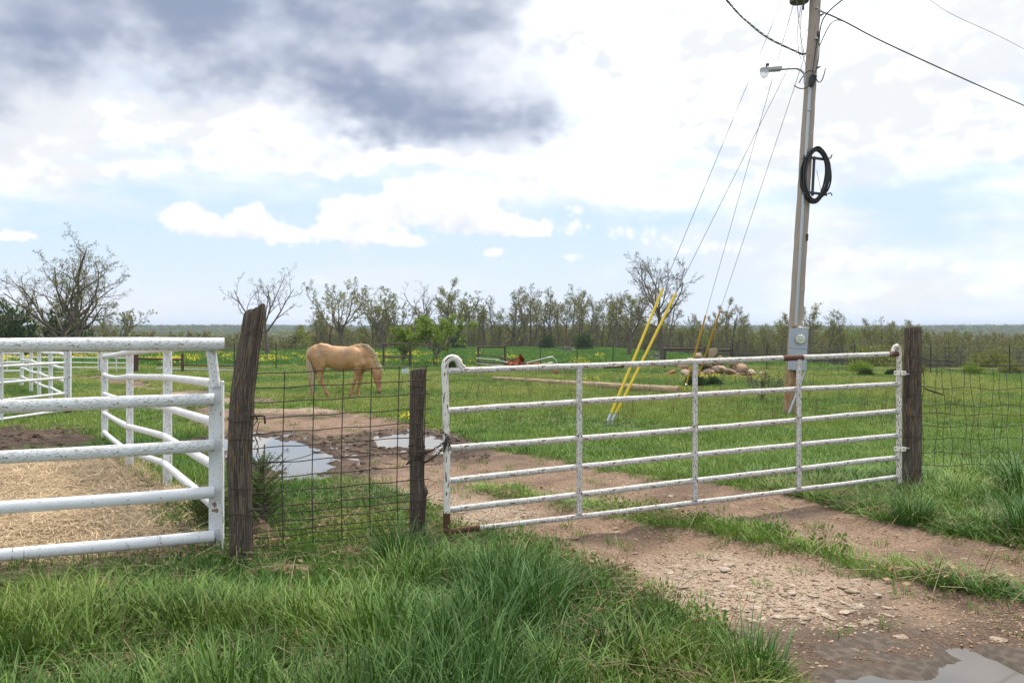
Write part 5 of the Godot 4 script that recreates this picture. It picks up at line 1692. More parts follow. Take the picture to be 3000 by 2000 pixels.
# ---------------------------------------------------------------- trees
func limb(b: Shape, l: Shape, P: Dictionary, r: RandomNumberGenerator, pos: Vector3, dir: Vector3, length: float, radius: float, level: int) -> void:
	var last: int = P.levels - 1
	var seg := maxi(3, 7 - level)
	var pts := [pos]
	var rad := [radius]
	var p := pos
	var d := dir
	var tip: float = radius * (0.30 if level < last else 0.25)
	for i in seg:
		d = (d + Vector3(r.randfn(), r.randfn() * 0.6, r.randfn()) * P.wobble[level] + Vector3.UP * P.rise[level]).normalized()
		p += d * (length / seg)
		pts.append(p)
		rad.append(maxf(lerpf(radius, tip, float(i + 1) / seg), P.twig))
	b.tube(pts, rad, [8, 6, 4, 3, 3][level], false)
	if level < last:
		var n: int = P.kids[level]
		var start: float = P.start[level]
		var phase := r.randf() * TAU
		for k in n:
			var q := lerpf(start, 1.0, (k + r.randf() * 0.8) / n)
			var f := q * seg
			var j := mini(int(f), seg - 1)
			var base: Vector3 = pts[j].lerp(pts[j + 1], f - j)
			var axis: Vector3 = (pts[j + 1] - pts[j]).normalized()
			var side := axis.cross(Vector3(0.31, 0.2, 0.93)).normalized().rotated(axis, phase + k * 2.4 + r.randf() * 0.7)
			var ang: float = P.angle[level] * r.randf_range(0.75, 1.25)
			var nd := (axis * cos(ang) + side * sin(ang)).normalized()
			var nl: float = length * P.ratio[level] * r.randf_range(0.7, 1.15) * (1.0 - P.cone * (q - start) / (1.0 - start + 0.01))
			limb(b, l, P, r, base, nd, nl, maxf(lerpf(rad[j], rad[j + 1], f - j) * P.thin, P.twig), level + 1)
	if level >= P.leaf_from and not P.leaves == 0:
		for k in P.leaves:
			var f := r.randf_range(0.25, 1.0) * seg
			var j := mini(int(f), seg - 1)
			var base: Vector3 = pts[j].lerp(pts[j + 1], f - j) + Vector3(r.randfn(), r.randfn(), r.randfn()) * P.loose
			if r.randf() < P.bare:
				continue
			l.tint = P.colors[0].lerp(P.colors[1], r.randf())
			var dd := Vector3(r.randfn(), r.randfn() + 0.2, r.randfn()).normalized()
			var size: float = P.leaf * r.randf_range(0.6, 1.3)
			l.leaf(base, dd, dd.cross(Vector3(r.randfn(), r.randfn(), r.randfn()).normalized()).normalized(), size, size * 0.6)

const OLIVE := [Color(0.16, 0.165, 0.055), Color(0.27, 0.26, 0.09)]
const BROWNISH := [Color(0.20, 0.165, 0.085), Color(0.26, 0.24, 0.10)]
const FRESH := [Color(0.19, 0.265, 0.05), Color(0.29, 0.36, 0.085)]
const DEEP := [Color(0.035, 0.06, 0.024), Color(0.07, 0.10, 0.042)]

func open_tree(seed_: int, h: float, leaves: int, colors: Array, leaf := 0.09, limbs := 6, angle := 0.75, bare := 0.0, trunk := 0.34, kids := [6, 6, 5, 4]) -> Array:
	# a field tree: short trunk, heavy forking limbs
	var b := Shape.new()
	var l := Shape.new()
	var r := RandomNumberGenerator.new()
	r.seed = seed_
	var P := {"levels": 5, "kids": [limbs, kids[1], kids[2], kids[3]], "start": [0.55, 0.3, 0.25, 0.2], "angle": [angle, 0.62, 0.7, 0.75], "ratio": [0.66 / trunk, 0.46, 0.48, 0.5], "wobble": [0.07, 0.17, 0.22, 0.26, 0.25], "rise": [0.02, 0.10, 0.05, 0.03, 0.0], "thin": 0.66, "twig": 0.0075, "cone": 0.3, "leaf_from": 3, "leaves": leaves, "leaf": leaf, "loose": 0.05, "bare": bare, "colors": colors}
	limb(b, l, P, r, Vector3(0, -0.3, 0), Vector3.UP, h * trunk, h * 0.032, 0)
	return [b, l]

func wood_tree(seed_: int, h: float, leaves: int, colors: Array, leaf := 0.2, bare := 0.2, start := 0.35) -> Array:
	# a woodland tree: tall bare stem, upright limbs near the top
	var b := Shape.new()
	var l := Shape.new()
	var r := RandomNumberGenerator.new()
	r.seed = seed_
	var P := {"levels": 4, "kids": [10, 6, 4], "start": [start, 0.25, 0.2], "angle": [0.72, 0.65, 0.7], "ratio": [0.40, 0.5, 0.5], "wobble": [0.05, 0.14, 0.2, 0.2], "rise": [0.03, 0.13, 0.06, 0.03], "thin": 0.5, "twig": 0.016, "cone": 0.45, "leaf_from": 2, "leaves": leaves, "leaf": leaf, "loose": 0.16, "bare": bare, "colors": colors}
	limb(b, l, P, r, Vector3(0, -0.6, 0), Vector3(r.randfn() * 0.04, 1, r.randfn() * 0.04).normalized(), h, h * 0.019, 0)
	return [b, l]

func nth(k: int) -> String:
	return "%d%s" % [k, "th" if k % 100 > 10 and k % 100 < 14 else ["th", "st", "nd", "rd", "th", "th", "th", "th", "th", "th"][k % 10]]

func plant(called: String, label: String, at: Vector3, made: Array, group := "", category := "tree") -> Node3D:
	var t := thing(called, label, category, at, group)
	part("trunk", made[0].done(M.bark), t)
	if made[1].v.size():
		part("crown", made[1].done(M.leaf), t)
	return t

func bush(seed_: int, size: Vector3, n: int, leaf: float, colors: Array, up := 0.3) -> Shape:
	# leaves through a rough dome, standing on short stems
	var s := Shape.new()
	var r := RandomNumberGenerator.new()
	r.seed = seed_
	var f := FastNoiseLite.new()
	f.seed = seed_
	f.frequency = 1.6
	for k in n:
		var d := Vector3(r.randfn(), absf(r.randfn()) * 0.9, r.randfn()).normalized()
		var w := pow(r.randf(), 0.4) * (1.0 + 0.55 * f.get_noise_3dv(d * 1.3))
		s.tint = colors[0].lerp(colors[1], r.randf())
		var dd := (d * 0.7 + Vector3(r.randfn(), r.randfn() + up * 3.0, r.randfn()) * 0.6).normalized()
		s.leaf(d * size * w, dd, dd.cross(Vector3(r.randfn(), r.randfn(), r.randfn()).normalized()).normalized(), leaf * r.randf_range(0.6, 1.4), leaf * 0.45)
	return s

func build_trees() -> void:
	plant("field_tree", "wide spreading half-bare tree at the left edge, its limbs reaching low", on(-37.5, -68.5), open_tree(11, 11.4, 4, OLIVE, 0.10, 7, 0.95, 0.35, 0.24, [7, 7, 5, 4]))
	plant("field_tree", "tall many-limbed tree with a leafy crown right of the low-limbed one", on(-35.6, -67.5), open_tree(23, 11.6, 6, OLIVE, 0.10, 7, 0.6, 0.2, 0.26, [7, 7, 5, 4]))
	plant("field_tree", "sparse nearly bare tree rising behind the leaning wooden post", on(-22.9, -77.0), open_tree(33, 8.4, 2, OLIVE, 0.12, 6, 0.6, 0.5, 0.45, [6, 5, 4, 3]))
	plant("field_tree", "dark-trunked tree with yellowish young leaves behind the horse's back", on(-17.1, -84.0), open_tree(45, 8.4, 7, [Color(0.20, 0.19, 0.05), Color(0.34, 0.31, 0.10)], 0.12, 8, 0.85, 0.1, 0.42, [8, 6, 4, 3]))
	plant("field_tree", "leafy forked tree standing between the horse and the bright green tree", on(-17.6, -112.0), open_tree(57, 9.8, 8, OLIVE, 0.15, 6, 0.6, 0.0, 0.36, [6, 6, 4, 3]))
	plant("field_tree", "bare-topped snag behind the bright green tree", on(-11.2, -112.0), open_tree(61, 9.0, 1, BROWNISH, 0.13, 5, 0.4, 0.7, 0.5, [5, 5, 3, 3]))
	plant("young_tree", "bright yellow-green young tree at the meadow fence", on(-4.25, -45.0), open_tree(73, 3.35, 16, FRESH, 0.085, 7, 0.85, 0.0, 0.38, [7, 6, 4, 3]))
	plant("young_tree", "bright green sapling between the pipe brace and the young tree", on(-6.05, -45.5), open_tree(79, 2.6, 15, FRESH, 0.085, 7, 0.55, 0.0, 0.3, [7, 5, 4, 3]))
	plant("field_tree", "bare rounded tree with fine twigs behind the yellow guards", on(9.45, -51.5), open_tree(84, 6.4, 2, BROWNISH, 0.07, 9, 0.85, 0.45, 0.62, [9, 6, 5, 4]))
	plant("field_tree", "leaning bushy tree just left of the bare rounded tree", on(10.2, -72.0), open_tree(89, 7.6, 5, OLIVE, 0.11, 6, 0.8, 0.2, 0.36, [6, 6, 4, 3]))
	plant("dead_sapling", "small bare thorny sapling in the grass left of the utility pole", on(6.52, -21.6), open_tree(97, 1.25, 0, OLIVE, 0.02, 6, 0.75, 0.9, 0.4, [6, 5, 3, 2]), "", "sapling")
	# the row along the far edge of the meadow
	var kinds := []
	for k in 6:
		var made := wood_tree(200 + k, 10.0, [5, 7, 6, 8, 4, 6][k], OLIVE if k % 3 else BROWNISH, 0.21, [0.25, 0.1, 0.2, 0.0, 0.45, 0.15][k], [0.32, 0.38, 0.28, 0.3, 0.42, 0.36][k])
		kinds.append([made[0].done(M.bark), made[1].done(M.leaf)])
	for k in 3:
		var made := open_tree(240 + k, 10.0, [7, 5, 6][k], OLIVE, 0.21, 7, [0.7, 0.55, 0.85][k], 0.15, 0.5, [7, 5, 4, 2])
		kinds.append([made[0].done(M.bark), made[1].done(M.leaf)])
	var r := RandomNumberGenerator.new()
	r.seed = 41
	var put := func(group: String, where: String, order: int, x: float, z: float, h: float) -> void:
		var k := r.randi() % 9
		var look := "broad-crowned" if k > 5 else ("half-bare" if k == 4 else ("leafy" if k == 3 or k == 1 else "slender"))
		var t := thing("woodland_tree", "%s tree, %s from the left %s" % [look, nth(order), where], "tree", Vector3(x, land(x, z) - 0.1, z), group)
		part("trunk", kinds[k][0], t)
		part("crown", kinds[k][1], t)
		t.scale = Vector3(h * r.randf_range(0.9, 1.15), h, h * r.randf_range(0.9, 1.15)) / 10.0
		t.rotation.y = r.randf() * TAU
	for w in [["trees along the far edge of the meadow", "in the row along the far meadow edge", 38, 1300.0, 1960.0, 138.0, 172.0], ["trees in the thicket behind the horse", "in the thicket beyond the meadow behind the horse", 16, 880.0, 1290.0, 112.0, 150.0], ["trees in the wood below the pasture", "in the wood below the pasture right of the stones", 54, 1975.0, 3150.0, 88.0, 150.0], ["trees in the low wood on the left", "in the low wood left of the leaning post", 14, 330.0, 900.0, 125.0, 190.0], ["trees in the thicket at the left edge", "in the thicket behind the two big left trees", 16, -120.0, 330.0, 84.0, 110.0]]:
		var slots := []
		for i in int(w[2]):
			slots.append(lerpf(w[3], w[4], (i + r.randf() * 1.3) / w[2]))
		slots.sort()
		for i in slots.size():
			var u: float = slots[i]
			var d := r.randf_range(w[5], w[6])
			var x := (u - 1500.0) / 2414.0 * d
			var h := r.randf_range(5.0, 7.6)
			if i >= 0 and w[2] == 38:
				h = r.randf_range(6.8, 11.4) * (0.85 if u > 1850.0 else 1.0)
			elif w[2] == 54:
				h = clampf(EYE - (r.randf_range(2.0, 40.0) + (20.0 if u > 2700.0 else 0.0)) / 2414.0 * d - land(x, -d), 6.0, 13.5)
			elif w[2] == 14:
				h = clampf(EYE + r.randf_range(-2.0, 2.0) * (1.0 if u < 560.0 or u > 800.0 else 0.3) - land(x, -d), 4.0, 9.0)
			put.call(w[0], w[1], i + 1, x, -d, h)
	# dark evergreens
	for q in [[-40.0, -74.0, 2.6, "dark cedar under the limbs of the wide spreading tree"], [-44.0, -72.0, 2.8, "dark cedar at the far left edge behind the corral"], [-8.6, -128.0, 1.7, "dark cedar at the foot of the trees right of the bright green tree"], [10.3, -118.0, 1.6, "dark round cedar in front of the tree row left of the bare tree"], [5.4, -128.0, 1.5, "dark cedar at the foot of the tree row, left of the round one"], [9.0, -37.2, 0.62, "small dark cedar rising behind the stone pile"], [-3.0, -40.5, 0.5, "small dark bush growing through the bent gate"]]:
		var s: float = q[2]
		var t := thing("cedar_bush", q[3], "bush", on(q[0], q[1]))
		part("stem", pipe([Vector3(0, -0.1, 0), Vector3(0, s * 1.1, 0)], 0.05 * s, M.bark, 6), t)
		part("foliage", bush(int(absf(q[0]) * 10.0), Vector3(s * 0.85, s * 1.6, s * 0.85), 2600, 0.14 * s, DEEP).done(M.leaf), t)
	# woods that run on to the skyline
	var woods := []
	for k in 3:
		var made := wood_tree(300 + k, 10.0, 6, OLIVE if k == 1 else BROWNISH, 0.36, 0.4, 0.3)
		var m := ArrayMesh.new()
		for q in 2:
			var one: ArrayMesh = made[q].done([M.bark, M.leaf][q])
			m.add_surface_from_arrays(Mesh.PRIMITIVE_TRIANGLES, one.surface_get_arrays(0))
			m.surface_set_material(q, [M.bark, M.leaf][q])
		woods.append([m, [], []])
	var far := []
	for k in 3:
		var s := Shape.new()
		r.seed = 500 + k
		for i in 170:
			var p := Vector3(r.randfn(), r.randfn() * 0.8, r.randfn()) * 0.45
			p = p.limit_length(1.0)
			s.tint = OLIVE[0].lerp(OLIVE[1], r.randf())
			var dd := Vector3(r.randfn(), r.randfn() + 0.3, r.randfn()).normalized()
			s.leaf(Vector3(p.x * 4.2, 6.2 + p.y * 4.0, p.z * 4.2), dd, dd.cross(Vector3(r.randfn(), r.randfn(), r.randfn()).normalized()).normalized(), 1.7, 1.2)
		far.append([s.done(M.leaf), [], []])
	r.seed = 99
	var d := 155.0
	while d < 3000.0:
		var step := maxf(4.6, d * 0.0125)
		var half := d * 0.80
		var x := -half
		while x < half:
			x += step * r.randf_range(0.7, 1.3)
			var z := -(d + r.randf_range(-0.5, 0.5) * step)
			var y := land(x, z)
			if y > -4.5 and d < 400.0:
				continue
			var h := r.randf_range(0.75, 1.2) * (1.0 if d < 500.0 else 1.15)
			if d < 430.0:
				# the crowns of the valley woods stay below the skyline of the hills
				var u := x / d
				var low := 26.0
				if u > -0.26 and u < -0.1:
					low = -4.0
				elif u >= -0.1 and u < 0.2:
					low = 2.0
				elif u >= 0.2:
					low = 22.0 + 16.0 * smoothstep(0.45, 0.6, u)
				h = minf(h, (EYE - (low + r.randf_range(-16.0, 34.0)) / 2414.0 * d - y) / 10.5)
				if h < 0.35:
					continue
			var set: Array = woods[r.randi() % 3] if d < 430.0 else far[r.randi() % 3]
			set[1].append(Transform3D(Basis(Vector3.UP, r.randf() * TAU).scaled(Vector3(h * r.randf_range(0.9, 1.3), h, h * r.randf_range(0.9, 1.3))), Vector3(x, y - 0.3, z)))
			var g := r.randf()
			var col := Color(0.95, 0.86, 0.72).lerp(Color(0.74, 0.80, 0.6), g)
			if r.randf() < 0.10:
				col = Color(1.05, 1.35, 0.62)
			set[2].append(col)
		d += step * 0.9
	for k in 3:
		tag(spread("near_woods", woods[k][0], woods[k][1], woods[k][2]), "brown and green spring woods filling the valley beyond the pasture", "woods", "woods in the valley")
		tag(spread("far_woods", far[k][0], far[k][1], far[k][2]), "hazy wooded hills running along the skyline", "woods", "woods on the hills")
	# low growth along the crest on the right and round the yard
	for q in [[15.2, -36.0, 0.55, FRESH, "pale green bush on the pasture crest right of the utility pole"], [14.4, -33.5, 0.30, DEEP, "dark round rush clump right of the utility pole"], [15.6, -33.8, 0.26, DEEP, "smaller dark rush clump beside the round one"], [17.0, -35.0, 0.6, OLIVE, "loose olive bush left of the gate post on the crest"], [19.6, -35.0, 0.42, FRESH, "bright green bush on the crest just right of the gate post"], [21.6, -35.6, 0.5, OLIVE, "olive bush on the crest near the right edge"], [24.4, -42.0, 1.1, OLIVE, "large olive green bush at the right edge beyond the wire fence"], [20.0, -46.0, 1.3, OLIVE, "large olive bush below the crest right of the gate post"], [22.6, -50.0, 1.6, OLIVE, "tall olive bush beyond the wire fence"], [6.05, -27.2, 0.36, DEEP, "dark green rush clump at the foot of the second guy wire"], [6.75, -27.6, 0.28, DEEP, "small dark rush clump right of the second guy wire"]]:
		var s: float = q[2]
		var t := thing("bush", q[4], "bush", on(q[0], q[1]))
		part("stem", pipe([Vector3(0, -0.1, 0), Vector3(0.02, s * 0.7, 0)], 0.02 + 0.03 * s, M.bark, 6), t)
		part("foliage", bush(700 + int(q[0] * 10.0), Vector3(s, s * 0.9, s), 1500, 0.16 * s + 0.02, q[3], 0.5).done(M.leaf), t)
	# cedar seedlings by the posts
	for q in [[-1.98, -6.55, 0.30, 0.74, "young feathery cedar growing behind the leaning wooden post"], [-2.45, -6.7, 0.28, 0.34, "low dark cedar seedling behind the white end post"]]:
		var t := thing("cedar_seedling", q[4], "bush", on(q[0], q[1]))
		var b := Shape.new()
		var l := Shape.new()
		r.seed = int(q[3] * 100.0)
		for k in 110:
			var an := r.randf() * TAU
			var y: float = q[3] * r.randf()
			var reach: float = q[2] * (1.0 - y / q[3] * 0.35) * r.randf_range(0.35, 1.0)
			var base := Vector3(0, y * 0.8, 0)
			var tip := base + Vector3(cos(an) * reach, reach * 0.75, sin(an) * reach)
			b.tube([base, base.lerp(tip, 0.5) + Vector3(0, -0.01, 0), tip], [0.005, 0.003, 0.001], 4, false)
			for i in 46:
				var f := r.randf_range(0.15, 1.05)
				l.tint = Color(0.05, 0.09, 0.03).lerp(Color(0.13, 0.19, 0.055), r.randf())
				var dd := ((tip - base).normalized() + Vector3(r.randfn(), r.randfn(), r.randfn()) * 0.55).normalized()
				l.leaf(base.lerp(tip, f), dd, dd.cross(Vector3(r.randfn(), r.randfn(), r.randfn()).normalized()).normalized(), r.randf_range(0.02, 0.045), 0.005)
		b.tube([Vector3(0, -0.05, 0), Vector3(0.01, q[3], 0)], [0.012, 0.004], 6, false)
		part("stem", b.done(M.bark), t)
		part("foliage", l.done(M.leaf), t)

# ---------------------------------------------------------------- grass, straw, gravel
func tuft(seed_: int, n: int, h: float, radius: float, wide: float, bend: float, dry := 0.04) -> ArrayMesh:
	var s := Shape.new()
	var r := RandomNumberGenerator.new()
	r.seed = seed_
	for k in n:
		var an := r.randf() * TAU
		var w := sqrt(r.randf()) * radius
		var p := Vector3(cos(an) * w, -0.01, sin(an) * w)
		var out := Vector3(cos(an + r.randfn() * 0.6), 0, sin(an + r.randfn() * 0.6))
		var side := Vector3(-out.z, 0, out.x).rotated(Vector3.UP, r.randfn() * 0.5)
		var long := h * (r.randf_range(0.4, 1.1) if r.randf() < 0.9 else r.randf_range(1.1, 1.5))
		var lean := r.randf_range(0.05, 0.4) + 0.2 * w / radius
		var curl := bend * r.randf_range(0.3, 1.5)
		var g := r.randf()
		s.tint = Color(0.62, 0.72, 0.6).lerp(Color(1.45, 1.28, 1.3), g)
		if r.randf() < dry:
			s.tint = Color(3.4, 1.65, 3.2).lerp(Color(2.2, 0.9, 1.6), r.randf())
		var segs := 4
		var fat := r.randf_range(0.6, 1.5)
		var dir := (Vector3.UP + out * lean).normalized()
		var first := s.v.size()
		for i in segs + 1:
			var q := float(i) / segs
			var half := wide * fat * 0.5 * (1.0 - q * q * 0.94) * r.randf_range(0.95, 1.05)
			var nn := side.cross(dir).normalized()
			s.vert(p - side * half, nn)
			s.vert(p + side * half, nn)
			p += dir * long / segs
			dir = (dir + out * curl * q - Vector3.UP * curl * q * 0.55).normalized()
		for i in segs:
			var a := first + i * 2
			s.tri(a, a + 1, a + 2)
			s.tri(a + 1, a + 3, a + 2)
	return s.done(M.grass)

func weed(seed_: int, n: int, h: float, radius: float, leaf: float) -> ArrayMesh:
	var s := Shape.new()
	var r := RandomNumberGenerator.new()
	r.seed = seed_
	for k in n:
		var an := r.randf() * TAU
		var w := sqrt(r.randf()) * radius
		var p := Vector3(cos(an) * w, h * r.randf() * (1.1 - w / radius * 0.6), sin(an) * w)
		s.tint = Color(0.8, 0.85, 0.8).lerp(Color(1.2, 1.1, 1.1), r.randf())
		var dd := Vector3(cos(an) + r.randfn() * 0.5, 0.4 + r.randf(), sin(an) + r.randfn() * 0.5).normalized()
		s.leaf(p, dd, dd.cross(Vector3(r.randfn(), r.randfn() * 0.4, r.randfn()).normalized()).normalized(), leaf * r.randf_range(0.6, 1.3), leaf * 0.6)
	return s.done(M.grass)

const G_DARK := Color(0.062, 0.132, 0.030)
const G_MID := Color(0.105, 0.20, 0.042)
const G_LIGHT := Color(0.205, 0.30, 0.062)
const G_PALE := Color(0.32, 0.35, 0.11)

func sward(called: String, label: String, meshes: Array, region: Rect2, step: float, keep: Callable) -> void:
	# keep(x, z) gives [size, colour] or null
	var r := RandomNumberGenerator.new()
	r.seed = int(step * 10000.0) + int(region.position.y * 10.0)
	var sets := []
	for m in meshes:
		sets.append([[], []])
	var z := region.position.y
	while z < region.end.y:
		var x := region.position.x
		while x < region.end.x:
			x += step
			var px := x + r.randf_range(-0.6, 0.6) * step
			var pz := z + r.randf_range(-0.6, 0.6) * step
			if absf(px) > -pz * 0.68 + 0.7:
				continue
			var got = keep.call(px, pz, r)
			if got == null:
				continue
			var h: float = got[0]
			var b := Basis(Vector3.UP, r.randf() * TAU).scaled(Vector3(got[2], h, got[2]))
			var q: Array = sets[r.randi() % sets.size()]
			# each tuft is pushed over its own way by wind and hooves
			b = Basis(Vector3(r.randfn(), 0, r.randfn()).normalized(), clampf(r.randfn() * 0.2, -0.5, 0.5)) * b
			q[0].append(Transform3D(b, on(px, pz, -0.005)))
			q[1].append(got[1])
		z += step
	for i in meshes.size():
		if sets[i][0].size():
			tag(spread(called, meshes[i], sets[i][0], sets[i][1]), label, "grass", label)

func green(x: float, z: float, r: RandomNumberGenerator) -> Color:
	var a := patch_noise.get_noise_2d(x * 4.0, z * 4.0) + r.randfn() * 0.18
	var c := G_MID.lerp(G_DARK, clampf(-a * 2.2, 0.0, 1.0)).lerp(G_LIGHT, clampf(a * 1.8, 0.0, 1.0))
	# different grasses grow in patches: bluish, yellowish
	var kind := lump_noise.get_noise_2d(x * 1.1 + 77.0, z * 1.1)
	c = c.lerp(Color(0.075, 0.17, 0.048), clampf(kind * 2.0 - 0.15, 0.0, 0.6)).lerp(Color(0.20, 0.255, 0.055), clampf(-kind * 2.0 - 0.3, 0.0, 0.5))
	return c * r.randf_range(0.8, 1.2)

func grass_gap(x: float, z: float) -> bool:
	return surface_kind(x, z) != 0

func build_grass() -> void:
	var long := [tuft(1, 18, 0.36, 0.09, 0.0085, 0.5, 0.07), tuft(2, 16, 0.42, 0.08, 0.010, 0.75), tuft(3, 22, 0.28, 0.11, 0.0075, 0.45, 0.08), tuft(4, 14, 0.38, 0.05, 0.0105, 0.95, 0.06), tuft(14, 9, 0.46, 0.07, 0.009, 1.2, 0.10)]
	var middle := [tuft(5, 34, 0.17, 0.11, 0.0065, 0.4), tuft(6, 36, 0.14, 0.12, 0.006, 0.35), tuft(7, 30, 0.20, 0.10, 0.007, 0.45)]
	var short := [tuft(8, 44, 0.095, 0.16, 0.009, 0.35), tuft(9, 44, 0.11, 0.17, 0.010, 0.4), tuft(10, 40, 0.085, 0.15, 0.010, 0.3)]
	var far := [tuft(11, 44, 0.20, 0.50, 0.028, 0.3, 0.0), tuft(12, 44, 0.17, 0.55, 0.03, 0.3, 0.0)]
	# the tall foreground: everything on the near side of the fence line, left of the drive
	var tall := func(x: float, z: float, r: RandomNumberGenerator):
		if grass_gap(x, z):
			return null
		var d := -z
		var line_ := 6.15 - 0.12 * x
		var v := lump_noise.get_noise_2d(x * 2.2, z * 2.2)
		if x < 2.0:
			if d > line_ + 0.35:
				return null
			var size := 0.34 + 0.68 * clampf(0.5 + v * 2.0, 0.0, 1.0)
			size *= lerpf(1.0, 0.30, smoothstep(-0.95, -0.1, sd(DR, x, z)))
			if x > -0.1 and sd(DR, x, z) > -0.9 and v < 0.05 and r.randf() < 0.55:
				return null
			# trodden and grazed lower toward the fence
			size = minf(size, maxf(0.05, EYE - (0.302 if x < -0.8 else 0.248) * d) / 0.44)
			if absf(x + 1.35) < 0.55 and d > 4.95:
				size *= 0.34
				if r.randf() < 0.5 + 0.4 * v:
					return null
			if v < -0.22 and r.randf() < 0.7:
				return null
			return [size * r.randf_range(0.65, 1.25), green(x, z, r) * lerpf(0.62, 1.0, r.randf()), 1.0]
		if d > 9.6 or x < 2.7:
			return null
		var edge := smoothstep(-1.2, -0.1, sd(DR, x, z))
		return [maxf(0.18, 0.48 - 0.2 * edge + 0.45 * v) * r.randf_range(0.7, 1.2), green(x, z, r), 1.0]
	sward("tall_grass", "tall lush green grass in the foreground and along the fence line", long, Rect2(-5.0, -9.8, 12.0, 7.3), 0.058, tall)
	var mid := func(x: float, z: float, r: RandomNumberGenerator):
		var k := surface_kind(x, z)
		var d := -z
		if k != 0:
			# stray tufts on the drive and at the pen edge
			if k == 1 and r.randf() < 0.02 + 0.22 * smoothstep(-0.35, 0.0, sd(ME, x, z)) + 0.10 * smoothstep(0.35, 0.0, sd(DR, x, z)):
				return [r.randf_range(0.25, 0.6), green(x, z, r).lerp(G_LIGHT, 0.5), 0.7]
			if k == 3 and r.randf() < 0.03:
				return [0.6, green(x, z, r), 0.8]
			return null
		var v := lump_noise.get_noise_2d(x * 1.5 + 7.0, z * 1.5)
		var in_drive := sd(DR, x, z) > -0.05
		var size := (0.40 if in_drive else 0.8) + 0.35 * v
		if x > 0.3 and d > 7.6:
			size *= 0.62
		elif d > 10.0:
			size *= 0.8
		var c := green(x, z, r)
		if in_drive:
			c = c.lerp(G_LIGHT * 1.1, 0.7)
		elif x > 0.3 and d > 7.6:
			c = c.lerp(G_LIGHT, 0.45)
		return [size * r.randf_range(0.7, 1.2), c, 1.0]
	sward("middle_grass", "fresh green grass about the gate, the puddles and down the middle of the drive", middle, Rect2(-9.0, -14.5, 20.0, 11.5), 0.085, mid)
	var low := func(x: float, z: float, r: RandomNumberGenerator):
		var d := -z
		if grass_gap(x, z):
			if surface_kind(x, z) == 1 and r.randf() < 0.05 + 0.5 * smoothstep(0.5, 0.0, sd(DR, x, z)):
				return [r.randf_range(0.4, 0.9), green(x, z, r), 0.8]
			return null
		var a := patch_noise.get_noise_2d(x * 1.3, z * 1.3) + r.randfn() * 0.12
		var c := G_MID.lerp(G_LIGHT, clampf(0.75 + a * 1.8, 0.0, 1.0)).lerp(G_PALE, clampf((d - 12.0) / 12.0, 0.15, 1.0) * clampf(0.5 + a * 2.4, 0.0, 1.0))
		return [r.randf_range(0.6, 1.25) * (0.9 + a * 0.6), c * r.randf_range(0.85, 1.1), 1.0 + maxf(d - 14.0, 0.0) * 0.012]
	sward("pasture_grass", "short grazed pasture grass between the gate and the meadow fence", short, Rect2(-33.0, -43.5, 66.0, 30.5), 0.17, low)
	var wide := func(x: float, z: float, r: RandomNumberGenerator):
		if land(x, z) < -4.0:
			return null
		var a := patch_noise.get_noise_2d(x * 0.5, z * 0.5) + r.randfn() * 0.15
		var c := Color(0.085, 0.20, 0.03).lerp(Color(0.145, 0.255, 0.042), clampf(0.5 + a * 1.5, 0.0, 1.0))
		return [r.randf_range(0.6, 1.2), c, 1.0]
	sward("meadow_grass", "deep green meadow grass beyond the stock fence", far, Rect2(-110.0, -172.0, 220.0, 130.0), 0.62, wide)
	# broad-leaved weeds in the foreground
	var weeds := [weed(21, 60, 0.12, 0.10, 0.024), weed(22, 70, 0.15, 0.12, 0.028)]
	var leafy := func(x: float, z: float, r: RandomNumberGenerator):
		if grass_gap(x, z):
			return null
		var v := lump_noise.get_noise_2d(x * 1.7 + 30.0, z * 1.7)
		if v < -0.02 and sd(DR, x, z) < -0.6:
			return null
		if x > 2.0 and -z < 6.0:
			return null
		return [r.randf_range(0.6, 1.5), Color(0.13, 0.215, 0.045) * r.randf_range(0.8, 1.25), r.randf_range(0.8, 1.3)]
	sward("leafy_weeds", "small leafy weeds mixed into the foreground grass", weeds, Rect2(-4.6, -7.5, 7.5, 4.9), 0.16, leafy)
	# single tussocks that stand out
	for q in [[1.16, -3.92, 0.8, "upright grass tussock at the muddy lower edge of the drive"], [3.42, -7.05, 0.85, "big arching dark green tussock under the gate post"], [-0.78, -5.75, 1.05, "tall dark tussock at the foot of the short wooden post"], [4.1, -6.5, 1.0, "coarse dark tussock at the right edge beside the drive"], [5.0, -8.0, 1.4, "large blue-green tussock in front of the wire fence at the right edge"]]:
		var o := solo("grass_tussock", tuft(60 + int(q[0] * 10.0), 280, 0.46 if q[0] > 1.5 else 0.36, 0.15, 0.0075, 2.0 if q[0] > 1.5 else 0.9, 0.06), q[3], "grass tussock")
		var m: StandardMaterial3D = M.grass.duplicate()
		m.albedo_color = Color(0.07, 0.15, 0.038).linear_to_srgb()
		o.mesh.surface_set_material(0, m)
		o.scale = Vector3.ONE * q[2]
		o.position = on(q[0], q[1])
	# yellow flowers drifting through the meadow
	var fl := Shape.new()
	var r := RandomNumberGenerator.new()
	r.seed = 8
	for k in 26:
		var p := Vector3(r.randfn() * 0.22, r.randf_range(0.22, 0.42), r.randfn() * 0.22)
		fl.tint = Color(0.75, 0.58, 0.02).lerp(Color(0.85, 0.72, 0.05), r.randf())
		var dd := Vector3(r.randfn(), r.randfn() * 0.3, r.randfn()).normalized()
		fl.leaf(p, dd, dd.cross(Vector3(r.randfn(), r.randfn(), r.randfn()).normalized()).normalized(), 0.085, 0.07)
	var fm := fl.done(M.flower)
	var places := []
	var tints := []
